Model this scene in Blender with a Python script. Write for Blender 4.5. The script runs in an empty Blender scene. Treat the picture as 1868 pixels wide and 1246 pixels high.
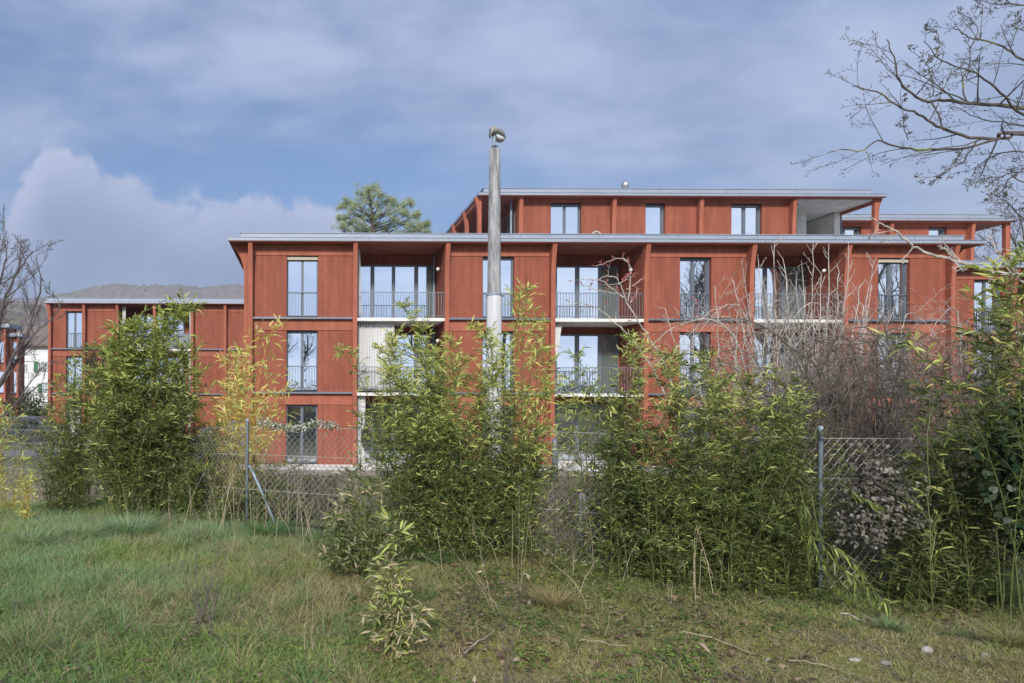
import bpy, math, random
import numpy as np
from mathutils import Vector
R = math.radians
random.seed(7); rng = np.random.default_rng(11)
scene = bpy.context.scene
COL = scene.collection
# ------------------------------------------------------------------ camera
EYE = 1.5; FPX = 1868*24/36; CX, CY = 561.0, 725.0; ROLL = 0.0042
cam_d = bpy.data.cameras.new('camera'); cam = bpy.data.objects.new('camera', cam_d); COL.objects.link(cam)
cam.location = (0, 0, EYE); cam.rotation_euler = (R(90), -ROLL, 0)
cam_d.lens = 24; cam_d.sensor_width = 36
cam_d.shift_x = (934-CX)/1868; cam_d.shift_y = (CY-623)/1868
cam_d.clip_start = 0.05; cam_d.clip_end = 6000
scene.camera = cam
# ------------------------------------------------------------------ sun, sky, exposure
SUN_EL, SUN_AZ = R(30), R(195)          # azimuth measured from +Y (view direction) clockwise: behind the camera, a little to its left
sd = bpy.data.lights.new('sun', 'SUN'); sun = bpy.data.objects.new('sun', sd); COL.objects.link(sun)
sd.energy = 2.9; sd.angle = R(8); sd.color = (1.0, 0.94, 0.85)
sv = Vector((math.sin(SUN_AZ)*math.cos(SUN_EL), math.cos(SUN_AZ)*math.cos(SUN_EL), math.sin(SUN_EL)))
sun.rotation_euler = sv.to_track_quat('Z', 'Y').to_euler(); sun.location = sv*60
scene.view_settings.view_transform = 'Standard'; scene.view_settings.look = 'None'
scene.view_settings.exposure = 0.88; scene.view_settings.gamma = 1
world = bpy.data.worlds.new('World'); scene.world = world; world.use_nodes = True

class NT:
    def __init__(s, tree): s.t = tree; s.t.nodes.clear()
    def n(s, kind, **kw):
        nd = s.t.nodes.new(kind)
        for k, v in kw.items():
            if k.startswith('i_'):
                key = k[2:]; key = int(key) if key.isdigit() else key.replace('_', ' ')
                s.put(nd.inputs[key], v)
            else: setattr(nd, k, v)
        return nd
    def put(s, sock, v):
        if isinstance(v, bpy.types.NodeSocket): s.t.links.new(v, sock)
        elif isinstance(v, bpy.types.Node): s.t.links.new(v.outputs[0], sock)
        else: sock.default_value = v
    def math(s, op, a, b=None, c=None, clamp=False):
        nd = s.t.nodes.new('ShaderNodeMath'); nd.operation = op; nd.use_clamp = clamp
        s.put(nd.inputs[0], a)
        if b is not None: s.put(nd.inputs[1], b)
        if c is not None: s.put(nd.inputs[2], c)
        return nd.outputs[0]
    def rng(s, v, a, b, c=0.0, d=1.0, smooth=True):
        nd = s.t.nodes.new('ShaderNodeMapRange'); nd.interpolation_type = 'SMOOTHSTEP' if smooth else 'LINEAR'
        s.put(nd.inputs[0], v)
        for i, x in enumerate((a, b, c, d)): s.put(nd.inputs[i+1], x)
        return nd.outputs[0]
    def mix(s, f, a, b, mode='MIX'):
        nd = s.t.nodes.new('ShaderNodeMix'); nd.data_type = 'RGBA'; nd.blend_type = mode
        s.put(nd.inputs[0], f); s.put(nd.inputs[6], a); s.put(nd.inputs[7], b)
        return nd.outputs[2]
    def noise(s, vec, scale, detail=4, rough=.55, dist=0.0, out=0):
        nd = s.t.nodes.new('ShaderNodeTexNoise'); s.put(nd.inputs['Vector'], vec)
        nd.inputs['Scale'].default_value = scale; nd.inputs['Detail'].default_value = detail
        nd.inputs['Roughness'].default_value = rough; nd.inputs['Distortion'].default_value = dist
        return nd.outputs[out]
    def map(s, vec, sc=(1,1,1), loc=(0,0,0), rot=(0,0,0)):
        nd = s.t.nodes.new('ShaderNodeMapping'); s.put(nd.inputs[0], vec)
        nd.inputs[1].default_value = loc; nd.inputs[2].default_value = rot; nd.inputs[3].default_value = sc
        return nd.outputs[0]

def build_world():
    w = NT(world.node_tree)
    sky = w.n('ShaderNodeTexSky', sky_type='NISHITA'); sky.sun_disc = False
    sky.sun_elevation = SUN_EL; sky.sun_rotation = SUN_AZ
    sky.air_density = 1.2; sky.dust_density = 1.5; sky.ozone_density = 1.5
    geo = w.n('ShaderNodeTexCoord'); vec = geo.outputs['Generated']
    sep = w.n('ShaderNodeSeparateXYZ'); w.put(sep.inputs[0], vec)
    x, y, z = sep.outputs
    # high thin cloud laid on a flat layer: project the direction onto a plane overhead
    zz = w.math('ADD', w.math('MAXIMUM', z, 0.0), 0.22)
    px = w.math('DIVIDE', x, zz); py = w.math('DIVIDE', y, zz)
    cmb = w.n('ShaderNodeCombineXYZ'); w.put(cmb.inputs[0], px); w.put(cmb.inputs[1], py)
    p = cmb.outputs[0]
    n1 = w.noise(w.map(p, (0.55, .9, 1), (3.1, 1.7, 0), (0, 0, 0.5)), 1.1, 8, .58, .5)
    n2 = w.noise(w.map(p, (.25, .45, 1), (7.3, 2.2, 0), (0, 0, .3)), 1.0, 3, .5)
    n3 = w.noise(w.map(p, (2.0, 2.8, 1), (1, 5, 0), (0, 0, .4)), 1.6, 6, .6)
    s1 = w.math('ADD', w.math('MULTIPLY', n1, .62), w.math('ADD', w.math('MULTIPLY', n2, .5), w.math('MULTIPLY', n3, .13)))
    # veil grows towards the right of the view and behind the viewer
    side = w.math('ADD', w.math('MULTIPLY', x, .13), w.math('MULTIPLY', w.math('MINIMUM', y, 0.0), -.22))
    veil = w.rng(w.math('ADD', s1, side), .51, .71)
    # low bank of cumulus left of the building
    az = w.math('ARCTAN2', x, y)
    hor = w.math('SQRT', w.math('ADD', w.math('MULTIPLY', x, x), w.math('MULTIPLY', y, y)))
    el = w.math('ARCTAN2', z, hor)
    cv = w.n('ShaderNodeCombineXYZ'); w.put(cv.inputs[0], az); w.put(cv.inputs[1], el)
    b1 = w.noise(cv.outputs[0], 11.0, 9, .58, .3); b2 = w.noise(cv.outputs[0], 3.0, 2, .5)
    crv = w.n('ShaderNodeFloatCurve'); cm = crv.mapping; c0 = cm.curves[0]
    # bank top (elevation in rad) against azimuth: x -0.8..0.6 -> 0..1
    pts = [(-.8,.15),(-.47,.20),(-.42,.235),(-.385,.29),(-.345,.335),(-.29,.325),(-.23,.305),(-.17,.28),(-.08,.295),(0.0,.280),(.06,.265),(.12,.21),(.2,.10),(.6,.04)]
    while len(c0.points) < len(pts): c0.points.new(.5, .5)
    for q, (a, b) in zip(c0.points, sorted(pts)): q.location = ((a+.8)/1.4, b*2)
    cm.update()
    w.put(crv.inputs[1], w.rng(az, -.8, .6, 0, 1, False))
    top = w.math('MULTIPLY', crv.outputs[0], .5)
    d = w.math('ADD', w.math('SUBTRACT', top, el), w.math('ADD', w.math('MULTIPLY', w.math('SUBTRACT', b1, .5), .15), w.math('MULTIPLY', w.math('SUBTRACT', b2, .5), .05)))
    bank = w.math('MULTIPLY', w.rng(d, -.001, .022), w.rng(el, .08, .2, .3, 1))
    edge = w.math('MULTIPLY', w.rng(d, .0, .12, 1, 0), w.rng(b1, .35, .6, .6, 1))
    skyc = w.mix(1.0, sky.outputs[0], (0.38, .52, .72, 1), 'MULTIPLY')
    tone = w.mix(w.rng(n3, .3, .7), (1.85, 2.3, 3.45, 1), (3.2, 3.65, 4.9, 1))
    c1 = w.mix(w.math('MULTIPLY', veil, .78), skyc, tone)
    hz = w.rng(el, .0, .30, 1, 0)
    c1 = w.mix(w.math('MULTIPLY', hz, .65), c1, w.mix(w.rng(az, -.1, .75), (1.15, 1.75, 3.1, 1), (2.8, 3.3, 4.6, 1)))
    bankc = w.mix(edge, w.mix(w.rng(b1, .35, .65), (1.4, 1.8, 2.85, 1), (1.95, 2.35, 3.5, 1)), (3.3, 3.65, 4.8, 1))
    c2 = w.mix(w.math('MULTIPLY', bank, .85), c1, bankc)
    # bright overcast glow of the veiled sun behind the viewer
    back = w.rng(y, -.95, .1, 1, 0)
    c3 = w.mix(w.math('MULTIPLY', back, .85), c2, w.mix(w.rng(s1, .48, .72), (4.0, 4.9, 6.8, 1), (7.0, 7.5, 8.6, 1)))
    bg = w.n('ShaderNodeBackground', i_0=c3, i_1=.1)
    out = w.n('ShaderNodeOutputWorld'); w.put(out.inputs[0], bg)
build_world()

# ------------------------------------------------------------------ helpers
def unproj(px, py, Y):
    dx, dy = px-CX, CY-py
    dx2, dy2 = dx-dy*ROLL, dy+dx*ROLL
    return Vector((dx2*Y/FPX, Y, EYE+dy2*Y/FPX))
def PX(px, Y): return (px-CX)*Y/FPX
def tag(o, label=None, cat=None, group=None, kind=None):
    if label: o['label'] = label
    if cat: o['category'] = cat
    if group: o['group'] = group
    if kind: o['kind'] = kind
    return o
def empty(name, loc=(0,0,0)):
    o = bpy.data.objects.new(name, None); COL.objects.link(o); o.location = loc; o.empty_display_size = .2
    return o
def thing(name, loc, label, cat, group=None):
    return tag(empty(name, loc), label, cat, group)
def origin(o):
    v = Vector((0,0,0))
    while o is not None: v += o.location; o = o.parent
    return v
def finish(name, me, mat, parent, smooth=False):
    o = bpy.data.objects.new(name, me); COL.objects.link(o)
    me.materials.append(mat)
    if smooth: me.polygons.foreach_set('use_smooth', [True]*len(me.polygons))
    if parent is not None: o.parent = parent
    return o
class MB:
    """collects shapes in world coordinates; build() links them as one mesh object"""
    def __init__(s): s.v = []; s.f = []; s.base = None
    def box(s, x0, x1, y0, y1, z0, z1):
        b = len(s.v)
        s.v += [(x0,y0,z0),(x1,y0,z0),(x1,y1,z0),(x0,y1,z0),(x0,y0,z1),(x1,y0,z1),(x1,y1,z1),(x0,y1,z1)]
        s.f += [tuple(b+i for i in q) for q in ((0,3,2,1),(4,5,6,7),(0,1,5,4),(1,2,6,5),(2,3,7,6),(3,0,4,7))]
        return s
    def prism(s, pts, axis, a, b):
        """closed 2D outline swept along an axis: 'x' takes (y,z), 'y' takes (x,z), 'z' takes (x,y)"""
        n = len(pts); k = len(s.v)
        for c in (a, b):
            for (p, q) in pts:
                s.v.append({'x': (c,p,q), 'y': (p,c,q), 'z': (p,q,c)}[axis])
        s.f.append(tuple(k+i for i in range(n))[::-1]); s.f.append(tuple(k+n+i for i in range(n)))
        for i in range(n): j = (i+1) % n; s.f.append((k+i, k+j, k+n+j, k+n+i))
        return s
    def tube(s, pts, rad, n=6, cap=True):
        pts = [Vector(p) for p in pts]
        if not hasattr(rad, '__len__'): rad = [rad]*len(pts)
        k = len(s.v); u = None
        for i, p in enumerate(pts):
            d = (pts[min(i+1, len(pts)-1)]-pts[max(i-1, 0)])
            if d.length < 1e-9: d = Vector((0,0,1))
            d.normalize()
            if u is None:
                u = d.cross(Vector((0,0,1)) if abs(d.z) < .9 else Vector((1,0,0)))
            else: u = u-d*u.dot(d)
            u.normalize(); w = d.cross(u)
            for j in range(n):
                a = 2*math.pi*j/n; q = p+(u*math.cos(a)+w*math.sin(a))*rad[i]
                s.v.append((q.x, q.y, q.z))
        for i in range(len(pts)-1):
            for j in range(n):
                a = k+i*n+j; b = k+i*n+(j+1) % n
                s.f.append((a, b, b+n, a+n))
        if cap and n > 2:
            s.f.append(tuple(k+j for j in range(n))[::-1]); e = k+(len(pts)-1)*n; s.f.append(tuple(e+j for j in range(n)))
        return s
    def lathe(s, c, prof, n=16):
        k = len(s.v)
        for (r, z) in prof:
            for j in range(n):
                a = 2*math.pi*j/n; s.v.append((c[0]+r*math.cos(a), c[1]+r*math.sin(a), c[2]+z))
        for i in range(len(prof)-1):
            for j in range(n):
                a = k+i*n+j; b = k+i*n+(j+1) % n; s.f.append((a, b, b+n, a+n))
        s.f.append(tuple(k+j for j in range(n))[::-1]); e = k+(len(prof)-1)*n; s.f.append(tuple(e+j for j in range(n)))
        return s
    def ball(s, c, r, n=12):
        m = n//2
        return s.lathe((c[0], c[1], c[2]), [(max(r*math.sin(math.pi*i/m), .0005), -r*math.cos(math.pi*i/m)) for i in range(m+1)], n)
    def build(s, name, mat, parent=None, smooth=False):
        o = origin(parent) if parent is not None else Vector((0,0,0))
        me = bpy.data.meshes.new(name)
        me.from_pydata([(v[0]-o.x, v[1]-o.y, v[2]-o.z) for v in s.v], [], s.f); me.update()
        return finish(name, me, mat, parent, smooth)
def mesh_np(name, V, sizes, idx, mat, parent=None, col=None, smooth=False):
    """big meshes straight from numpy arrays, colour per vertex optional"""
    if parent is not None: V = V-np.array(origin(parent))
    me = bpy.data.meshes.new(name)
    me.vertices.add(len(V)); me.vertices.foreach_set('co', np.ascontiguousarray(V, dtype=np.float32).ravel())
    me.loops.add(len(idx)); me.loops.foreach_set('vertex_index', np.ascontiguousarray(idx, dtype=np.int32))
    st = np.concatenate(([0], np.cumsum(sizes)[:-1])).astype(np.int32)
    me.polygons.add(len(sizes)); me.polygons.foreach_set('loop_start', st); me.polygons.foreach_set('loop_total', np.asarray(sizes, dtype=np.int32))
    if col is not None:
        at = me.color_attributes.new('col', 'FLOAT_COLOR', 'POINT')
        c4 = np.ones((len(V), 4), dtype=np.float32); c4[:, :3] = col; at.data.foreach_set('color', c4.ravel())
    me.update(calc_edges=True); me.validate()
    return finish(name, me, mat, parent, smooth)

# ------------------------------------------------------------------ materials
def mat(name):
    m = bpy.data.materials.new(name); m.use_nodes = True
    return m, NT(m.node_tree)
def principled(w, **kw):
    b = w.n('ShaderNodeBsdfPrincipled')
    for k, v in kw.items(): w.put(b.inputs[k.replace('_', ' ')], v)
    o = w.n('ShaderNodeOutputMaterial'); w.put(o.inputs[0], b)
    return b, o
def bump(w, h, strength=.3, dist=.01):
    b = w.n('ShaderNodeBump'); b.inputs['Strength'].default_value = strength; b.inputs['Distance'].default_value = dist
    w.put(b.inputs['Height'], h); return b.outputs[0]
def simple(name, c, rough=.6, metal=0.0, var=.15, scale=6, stretch=(1,1,1), bmp=.1, spec=.5):
    m, w = mat(name); tc = w.n('ShaderNodeTexCoord').outputs['Object']
    n = w.noise(w.map(tc, stretch), scale, 5, .6)
    n2 = w.noise(w.map(tc, stretch), scale*6, 3, .6)
    f = w.math('ADD', w.math('MULTIPLY', n, .7), w.math('MULTIPLY', n2, .3))
    lo = tuple(x*(1-var) for x in c)+(1,); hi = tuple(min(1, x*(1+var)) for x in c)+(1,)
    col = w.mix(w.rng(f, .3, .7), lo, hi)
    principled(w, Base_Color=col, Roughness=rough, Metallic=metal, Normal=bump(w, n2, bmp, .004), Specular_IOR_Level=spec)
    return m
def wood(name, base, boards):
    m, w = mat(name); tc = w.n('ShaderNodeTexCoord').outputs['Object']
    sp = w.n('ShaderNodeSeparateXYZ'); w.put(sp.inputs[0], tc)
    s = w.math('ADD', sp.outputs[0], sp.outputs[1])
    grain = w.noise(w.map(tc, (9, 9, .8)), 5, 5, .6, .3)
    mott = w.noise(w.map(tc, (1.6, 1.6, .7)), 1.7, 6, .7)
    weather = w.noise(w.map(tc, (4, 4, .25)), 1.0, 4, .6)
    f = w.math('ADD', w.math('ADD', w.math('MULTIPLY', grain, .3), w.math('MULTIPLY', mott, .36)), w.math('MULTIPLY', weather, .34))
    lo = tuple(x*.70 for x in base)+(1,); hi = (base[0]*1.3, base[1]*1.38, base[2]*1.42, 1)
    col = w.mix(w.rng(f, .37, .63, 0, 1, False), lo, hi)
    if boards:
        q = w.math('DIVIDE', s, .095); fl = w.math('FLOOR', q); fr = w.math('FRACT', q)
        wn = w.n('ShaderNodeTexWhiteNoise', noise_dimensions='1D'); w.put(wn.inputs['W'], fl)
        col = w.mix(w.math('MULTIPLY', wn.outputs[0], .30), col, (base[0]*.62, base[1]*.6, base[2]*.6, 1))
        gr = w.math('ABSOLUTE', w.math('SUBTRACT', fr, .5)); g = w.rng(gr, .40, .49, 1, 0)
        vor = w.n('ShaderNodeTexVoronoi'); w.put(vor.inputs['Vector'], w.map(tc, (7, 7, 2.6))); vor.inputs['Scale'].default_value = 1.0
        knot = w.rng(vor.outputs['Distance'], .05, .16, 1, 0)
        col = w.mix(w.math('MULTIPLY', knot, .45), col, (base[0]*.45, base[1]*.4, base[2]*.4, 1))
        h = w.math('ADD', g, w.math('MULTIPLY', grain, .15)); st = .5
    else: h = grain; st = .15
    principled(w, Base_Color=col, Roughness=.72, Normal=bump(w, h, st, .012), Specular_IOR_Level=.3)
    return m
M = {}
M['boards'] = wood('red_stained_boards', (.262, .075, .043), True)
M['beam'] = wood('red_stained_beam_lit', (.315, .096, .057), False)  # same stain as the boards, lightened for the light the fins catch
M['soffit'] = wood('red_soffit', (.28, .088, .056), True)
M['zinc'] = simple('zinc_sheet', (.27, .31, .38), .55, .15, .10, 1.2, (1, 1, 3), .05)
M['zincdark'] = simple('zinc_flashing', (.16, .18, .22), .45, .4, .12, 2)
M['frame'] = simple('grey_window_frame', (.125, .15, .185), .4, .1, .1, 4)
M['rail'] = simple('steel_railing', (.19, .205, .235), .45, .5, .1, 4)
M['concrete'] = simple('fair_faced_concrete', (.68, .67, .62), .8, 0, .22, 1.3, (1, 1, .5), .2)
M['slab'] = simple('pale_concrete_slab', (.66, .655, .62), .8, 0, .18, 2.2, (1, 1, 1), .2)
M['paving'] = simple('pale_paving', (.66, .65, .61), .9, 0, .22, 1.6, (1, 1, 1), .3)
M['asphalt'] = simple('grey_asphalt', (.13, .13, .145), .95, 0, .25, 1.5, (1, 1, 1), .4)
M['curtain'] = simple('off_white_curtain', (.56, .56, .56), .95, 0, .04, 3, (3, 3, .5), .05)
M['blind'] = simple('beige_blind_box', (.42, .38, .30), .8, 0, .1, 4)
M['white'] = simple('white_enamel', (.72, .72, .70), .4, 0, .08, 8)
M['black'] = simple('black_fitting', (.02, .02, .022), .5, 0, .1, 8)
M['galv'] = simple('galvanised_tube', (.24, .30, .36), .6, .1, .22, 9, (1, 1, .4), .15)
M['wire'] = simple('galvanised_wire', (.55, .54, .50), .7, 0, .25, 3)
M['stain'] = simple('stainless_steel', (.62, .60, .56), .25, .9, .1, 5)
M['plaster'] = simple('white_plaster', (.66, .67, .68), .9, 0, .1, .5)
M['shutter'] = simple('green_shutter', (.03, .13, .06), .6, 0, .2, 3)
M['tiles'] = simple('weathered_roof_tiles', (.155, .125, .105), .9, 0, .35, 1.2, (1, 4, 4), .5)
M['lens'] = simple('clear_lens', (.55, .58, .62), .15, 0, .05, 3)
M['lamphood'] = simple('lamp_hood', (.26, .255, .235), .6, .1, .25, 14, (1, 1, 1), .2)
M['stone'] = simple('pale_stone', (.34, .325, .30), .9, 0, .3, 25, (1, 1, 1), .6)
M['bark'] = simple('grey_brown_bark', (.085, .07, .055), .95, 0, .45, 6, (1, 1, .4), .6)
M['twig'] = simple('grey_twig', (.42, .38, .34), .9, 0, .35, 9, (1, 1, 1), .3)
M['darktwig'] = simple('dark_bramble_cane', (.12, .10, .08), .9, 0, .5, 9, (1, 1, 1), .3)
M['straw'] = simple('dry_stalk', (.33, .28, .20), .95, 0, .3, 8)
M['deadweed'] = simple('dead_weed_stem', (.12, .10, .09), .95, 0, .3, 8)
M['bud'] = simple('reddish_bud', (.34, .10, .09), .8, 0, .3, 20)
M['culm'] = simple('green_bamboo_culm', (.10, .125, .035), .5, 0, .35, 6, (1, 1, .3))
M['goldculm'] = simple('golden_bamboo_culm', (.42, .30, .06), .5, 0, .3, 6, (1, 1, .3))
M['far_bark'] = simple('dusky_far_bark', (.11, .09, .085), .95, 0, .3, 3)
M['fluff'] = simple('pale_seed_fluff', (.50, .51, .44), .95, 0, .25, 30, (1, 1, 1), .5)
# tree bark with patches of yellow lichen on the limbs
m, w = mat('lichen_bark'); tc = w.n('ShaderNodeTexCoord').outputs['Object']
n = w.noise(tc, 7, 5, .6); l = w.noise(tc, 2.2, 4, .6)
c = w.mix(w.rng(n, .3, .7), (.05, .045, .042, 1), (.13, .115, .10, 1)); c = w.mix(w.rng(l, .56, .64), c, (.20, .20, .05, 1))
principled(w, Base_Color=c, Roughness=.95, Normal=bump(w, n, .5, .01)); M['lichen'] = m
# concrete lamp post: algae streaks
m, w = mat('mottled_post_concrete'); tc = w.n('ShaderNodeTexCoord').outputs['Object']
n = w.noise(w.map(tc, (6, 6, .9)), 2.5, 6, .65, .4); n2 = w.noise(tc, 60, 3, .7)
sp = w.n('ShaderNodeSeparateXYZ'); w.put(sp.inputs[0], tc)
c = w.mix(w.rng(n, .35, .62), (.150, .155, .158, 1), (.38, .39, .40, 1))
c = w.mix(w.math('MULTIPLY', w.rng(n2, .5, .68), .5), c, (.14, .13, .11, 1))
principled(w, Base_Color=c, Roughness=.95, Normal=bump(w, n2, .8, .01)); M['post'] = m
m, w = mat('pale_post_sleeve'); tc = w.n('ShaderNodeTexCoord').outputs['Object']
n = w.noise(w.map(tc, (5, 5, .5)), 2.0, 5, .6)
principled(w, Base_Color=w.mix(w.rng(n, .3, .7), (.42, .43, .44, 1), (.58, .59, .60, 1)), Roughness=.7); M['sleeve'] = m
# coated window glass: strong mirror of the sky over a dim room
m, w = mat('coated_window_glass'); tc = w.n('ShaderNodeTexCoord').outputs['Object']
n = w.noise(w.map(tc, (1, 1, .6)), .9, 2, .5)
nb = bump(w, n, .06, .03)
gl = w.n('ShaderNodeBsdfGlossy', i_0=(.86, .93, 1, 1), i_1=.012); w.put(gl.inputs['Normal'], nb)
df = w.n('ShaderNodeBsdfDiffuse', i_0=(.035, .045, .05, 1))
mx = w.n('ShaderNodeMixShader', i_0=.72, i_1=df.outputs[0], i_2=gl.outputs[0])
o = w.n('ShaderNodeOutputMaterial'); w.put(o.inputs[0], mx); M['glass'] = m
m, w = mat('green_tinted_glass'); gl = w.n('ShaderNodeBsdfGlossy', i_0=(.8, .9, .95, 1), i_1=.02); df = w.n('ShaderNodeBsdfDiffuse', i_0=(.10, .14, .13, 1))
mx = w.n('ShaderNodeMixShader', i_0=.22, i_1=df.outputs[0], i_2=gl.outputs[0]); o = w.n('ShaderNodeOutputMaterial'); w.put(o.inputs[0], mx); M['dimglass'] = m
# leaves, blades: albedo from the mesh's own colour attribute, partly translucent
def leafmat(name, trans, rough=.55):
    m, w = mat(name); at = w.n('ShaderNodeAttribute', attribute_name='col')
    b = w.n('ShaderNodeBsdfPrincipled'); w.put(b.inputs['Base Color'], at.outputs['Color']); b.inputs['Roughness'].default_value = rough
    b.inputs['Specular IOR Level'].default_value = .35
    t = w.n('ShaderNodeBsdfTranslucent', i_0=w.mix(1.0, at.outputs['Color'], (1.15, 1.1, .6, 1), 'MULTIPLY'))
    mx = w.n('ShaderNodeMixShader', i_0=trans, i_1=b.outputs[0], i_2=t.outputs[0]); o = w.n('ShaderNodeOutputMaterial'); w.put(o.inputs[0], mx)
    return m
M['leaf'] = leafmat('bamboo_leaf', .35); M['blade'] = leafmat('grass_blade', .25, .8); M['dry'] = leafmat('dry_leaf', .15, .9)
M['needle'] = leafmat('pine_needles', .1, .8); M['ivy'] = leafmat('ivy_leaf', .12, .5)
# ------------------------------------------------------------------ terrain
GZ = -1.15
def gh(x, y):
    x = np.asarray(x, float); y = np.asarray(y, float)
    t = np.clip((y-(9.0-.10*x.clip(-8, 8)*0))/5.5, 0, 1); t = t*t*(3-2*t)
    base = GZ*t
    und = .035*np.sin(x*1.3+.5)*np.sin(y*1.1+1)+.02*np.sin(x*3.1+y*2.3)+.012*np.sin(x*6.3-y*5.1+2)
    und = und*np.clip((14-y)/5, 0, 1)
    left = .06*np.clip((-x-1)/4, 0, 1)*np.clip((9-y)/2, 0, 1)
    rise = .03*np.clip(y-70, 0, None)
    return base+und+left+rise
def G(x, y): return float(gh(x, y))

# ------------------------------------------------------------------ buildings
ZF = (-1.13, 1.72, 4.64); ZR = 7.51
def rbox(b, x0, x1, y, z0, z1, sp=.11, t=.008, mid=None, bars=True):
    b.box(x0, x1, y-.02, y+.02, z1-.025, z1); b.box(x0, x1, y-.012, y+.012, z0, z0+.02)
    if mid: b.box(x0, x1, y-.012, y+.012, mid, mid+.015)
    n = max(2, int(round((x1-x0)/sp)))
    for i in range(n+1):
        x = x0+(x1-x0)*i/n; x = min(max(x, x0+t), x1-t)
        b.box(x-t, x+t, y-.009, y+.009, z0+.005, z1-.01)
def window(root, x0, x1, z0, z1, yg, leaves=2, rail=None, blind=False, label=None, tilt=0):
    f = MB(); fw = .055; yf = yg-.10
    f.box(x0+.004, x0+fw, yf, yg+.03, z0+.004, z1-.004); f.box(x1-fw, x1-.004, yf, yg+.03, z0+.004, z1-.004)
    f.box(x0+fw, x1-fw, yf+.003, yg+.03, z1-.07, z1-.006); f.box(x0+fw, x1-fw, yf+.003, yg+.03, z0+.006, z0+.07)
    xs = [x0+fw, x1-fw]
    if leaves == 2:
        c = (x0+x1)/2; f.box(c-.055, c+.055, yg-.07, yg+.03, z0+.07, z1-.07); f.box(c-.012, c+.012, yg-.085, yg-.06, z0+.07, z1-.07)
        xs = [x0+fw, c-.055, c+.055, x1-fw]
    o = f.build('window', M['frame'], root)
    if label: o['label'] = label
    p = MB()
    for i in range(0, len(xs), 2):
        a, b = xs[i], xs[i+1]; e = random.uniform(-.011, .011); k = len(p.v)
        p.box(a-.01, b+.01, yg-.012, yg+.012, z0+.06, z1-.06)
        for j in (1, 2, 5, 6): v = p.v[k+j]; p.v[k+j] = (v[0], v[1]+e, v[2])
    p.build('pane', M['glass'], o)
    if blind:
        MB().box(x0+.01, x1-.01, yf-.09, yf-.01, z1-.13, z1-.008).build('blind_box', M['blind'], o)
    if rail is not None:
        r = MB(); rbox(r, x0+.01, x1-.01, rail, z0+.05, z0+1.0); r.build('railing', M['rail'], o)
    return o
def fin(root, x, Y0, z0=ZF[0], z1=ZR, flare=.22, w=.085, depth=.30, dirn=-1):
    pts = [(Y0+depth, z0), (Y0, z0)]
    for i in range(9):
        t = i/8; z = z1-2.0*(1-t); pts.append((Y0-flare*t**3, z))
    pts[-1] = (pts[-1][0], z1); pts.append((Y0+depth, z1))
    return MB().prism(pts, 'x', x-w, x+w).build('fin', M['beam'], root)
def sidefin(root, xw, Y, z0, z1, reach=.5, base=.19, w=.085, sgn=-1):
    pts = [(xw, z0), (xw+sgn*base, z0)]
    for i in range(9):
        t = i/8; pts.append((xw+sgn*(base+reach*t**2.6), z1-1.4*(1-t)))
    pts.append((xw, z1))
    if sgn > 0: pts = pts[::-1]
    return MB().prism(pts, 'y', Y-w, Y+w).build('side_fin', M['beam'], root)
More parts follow.
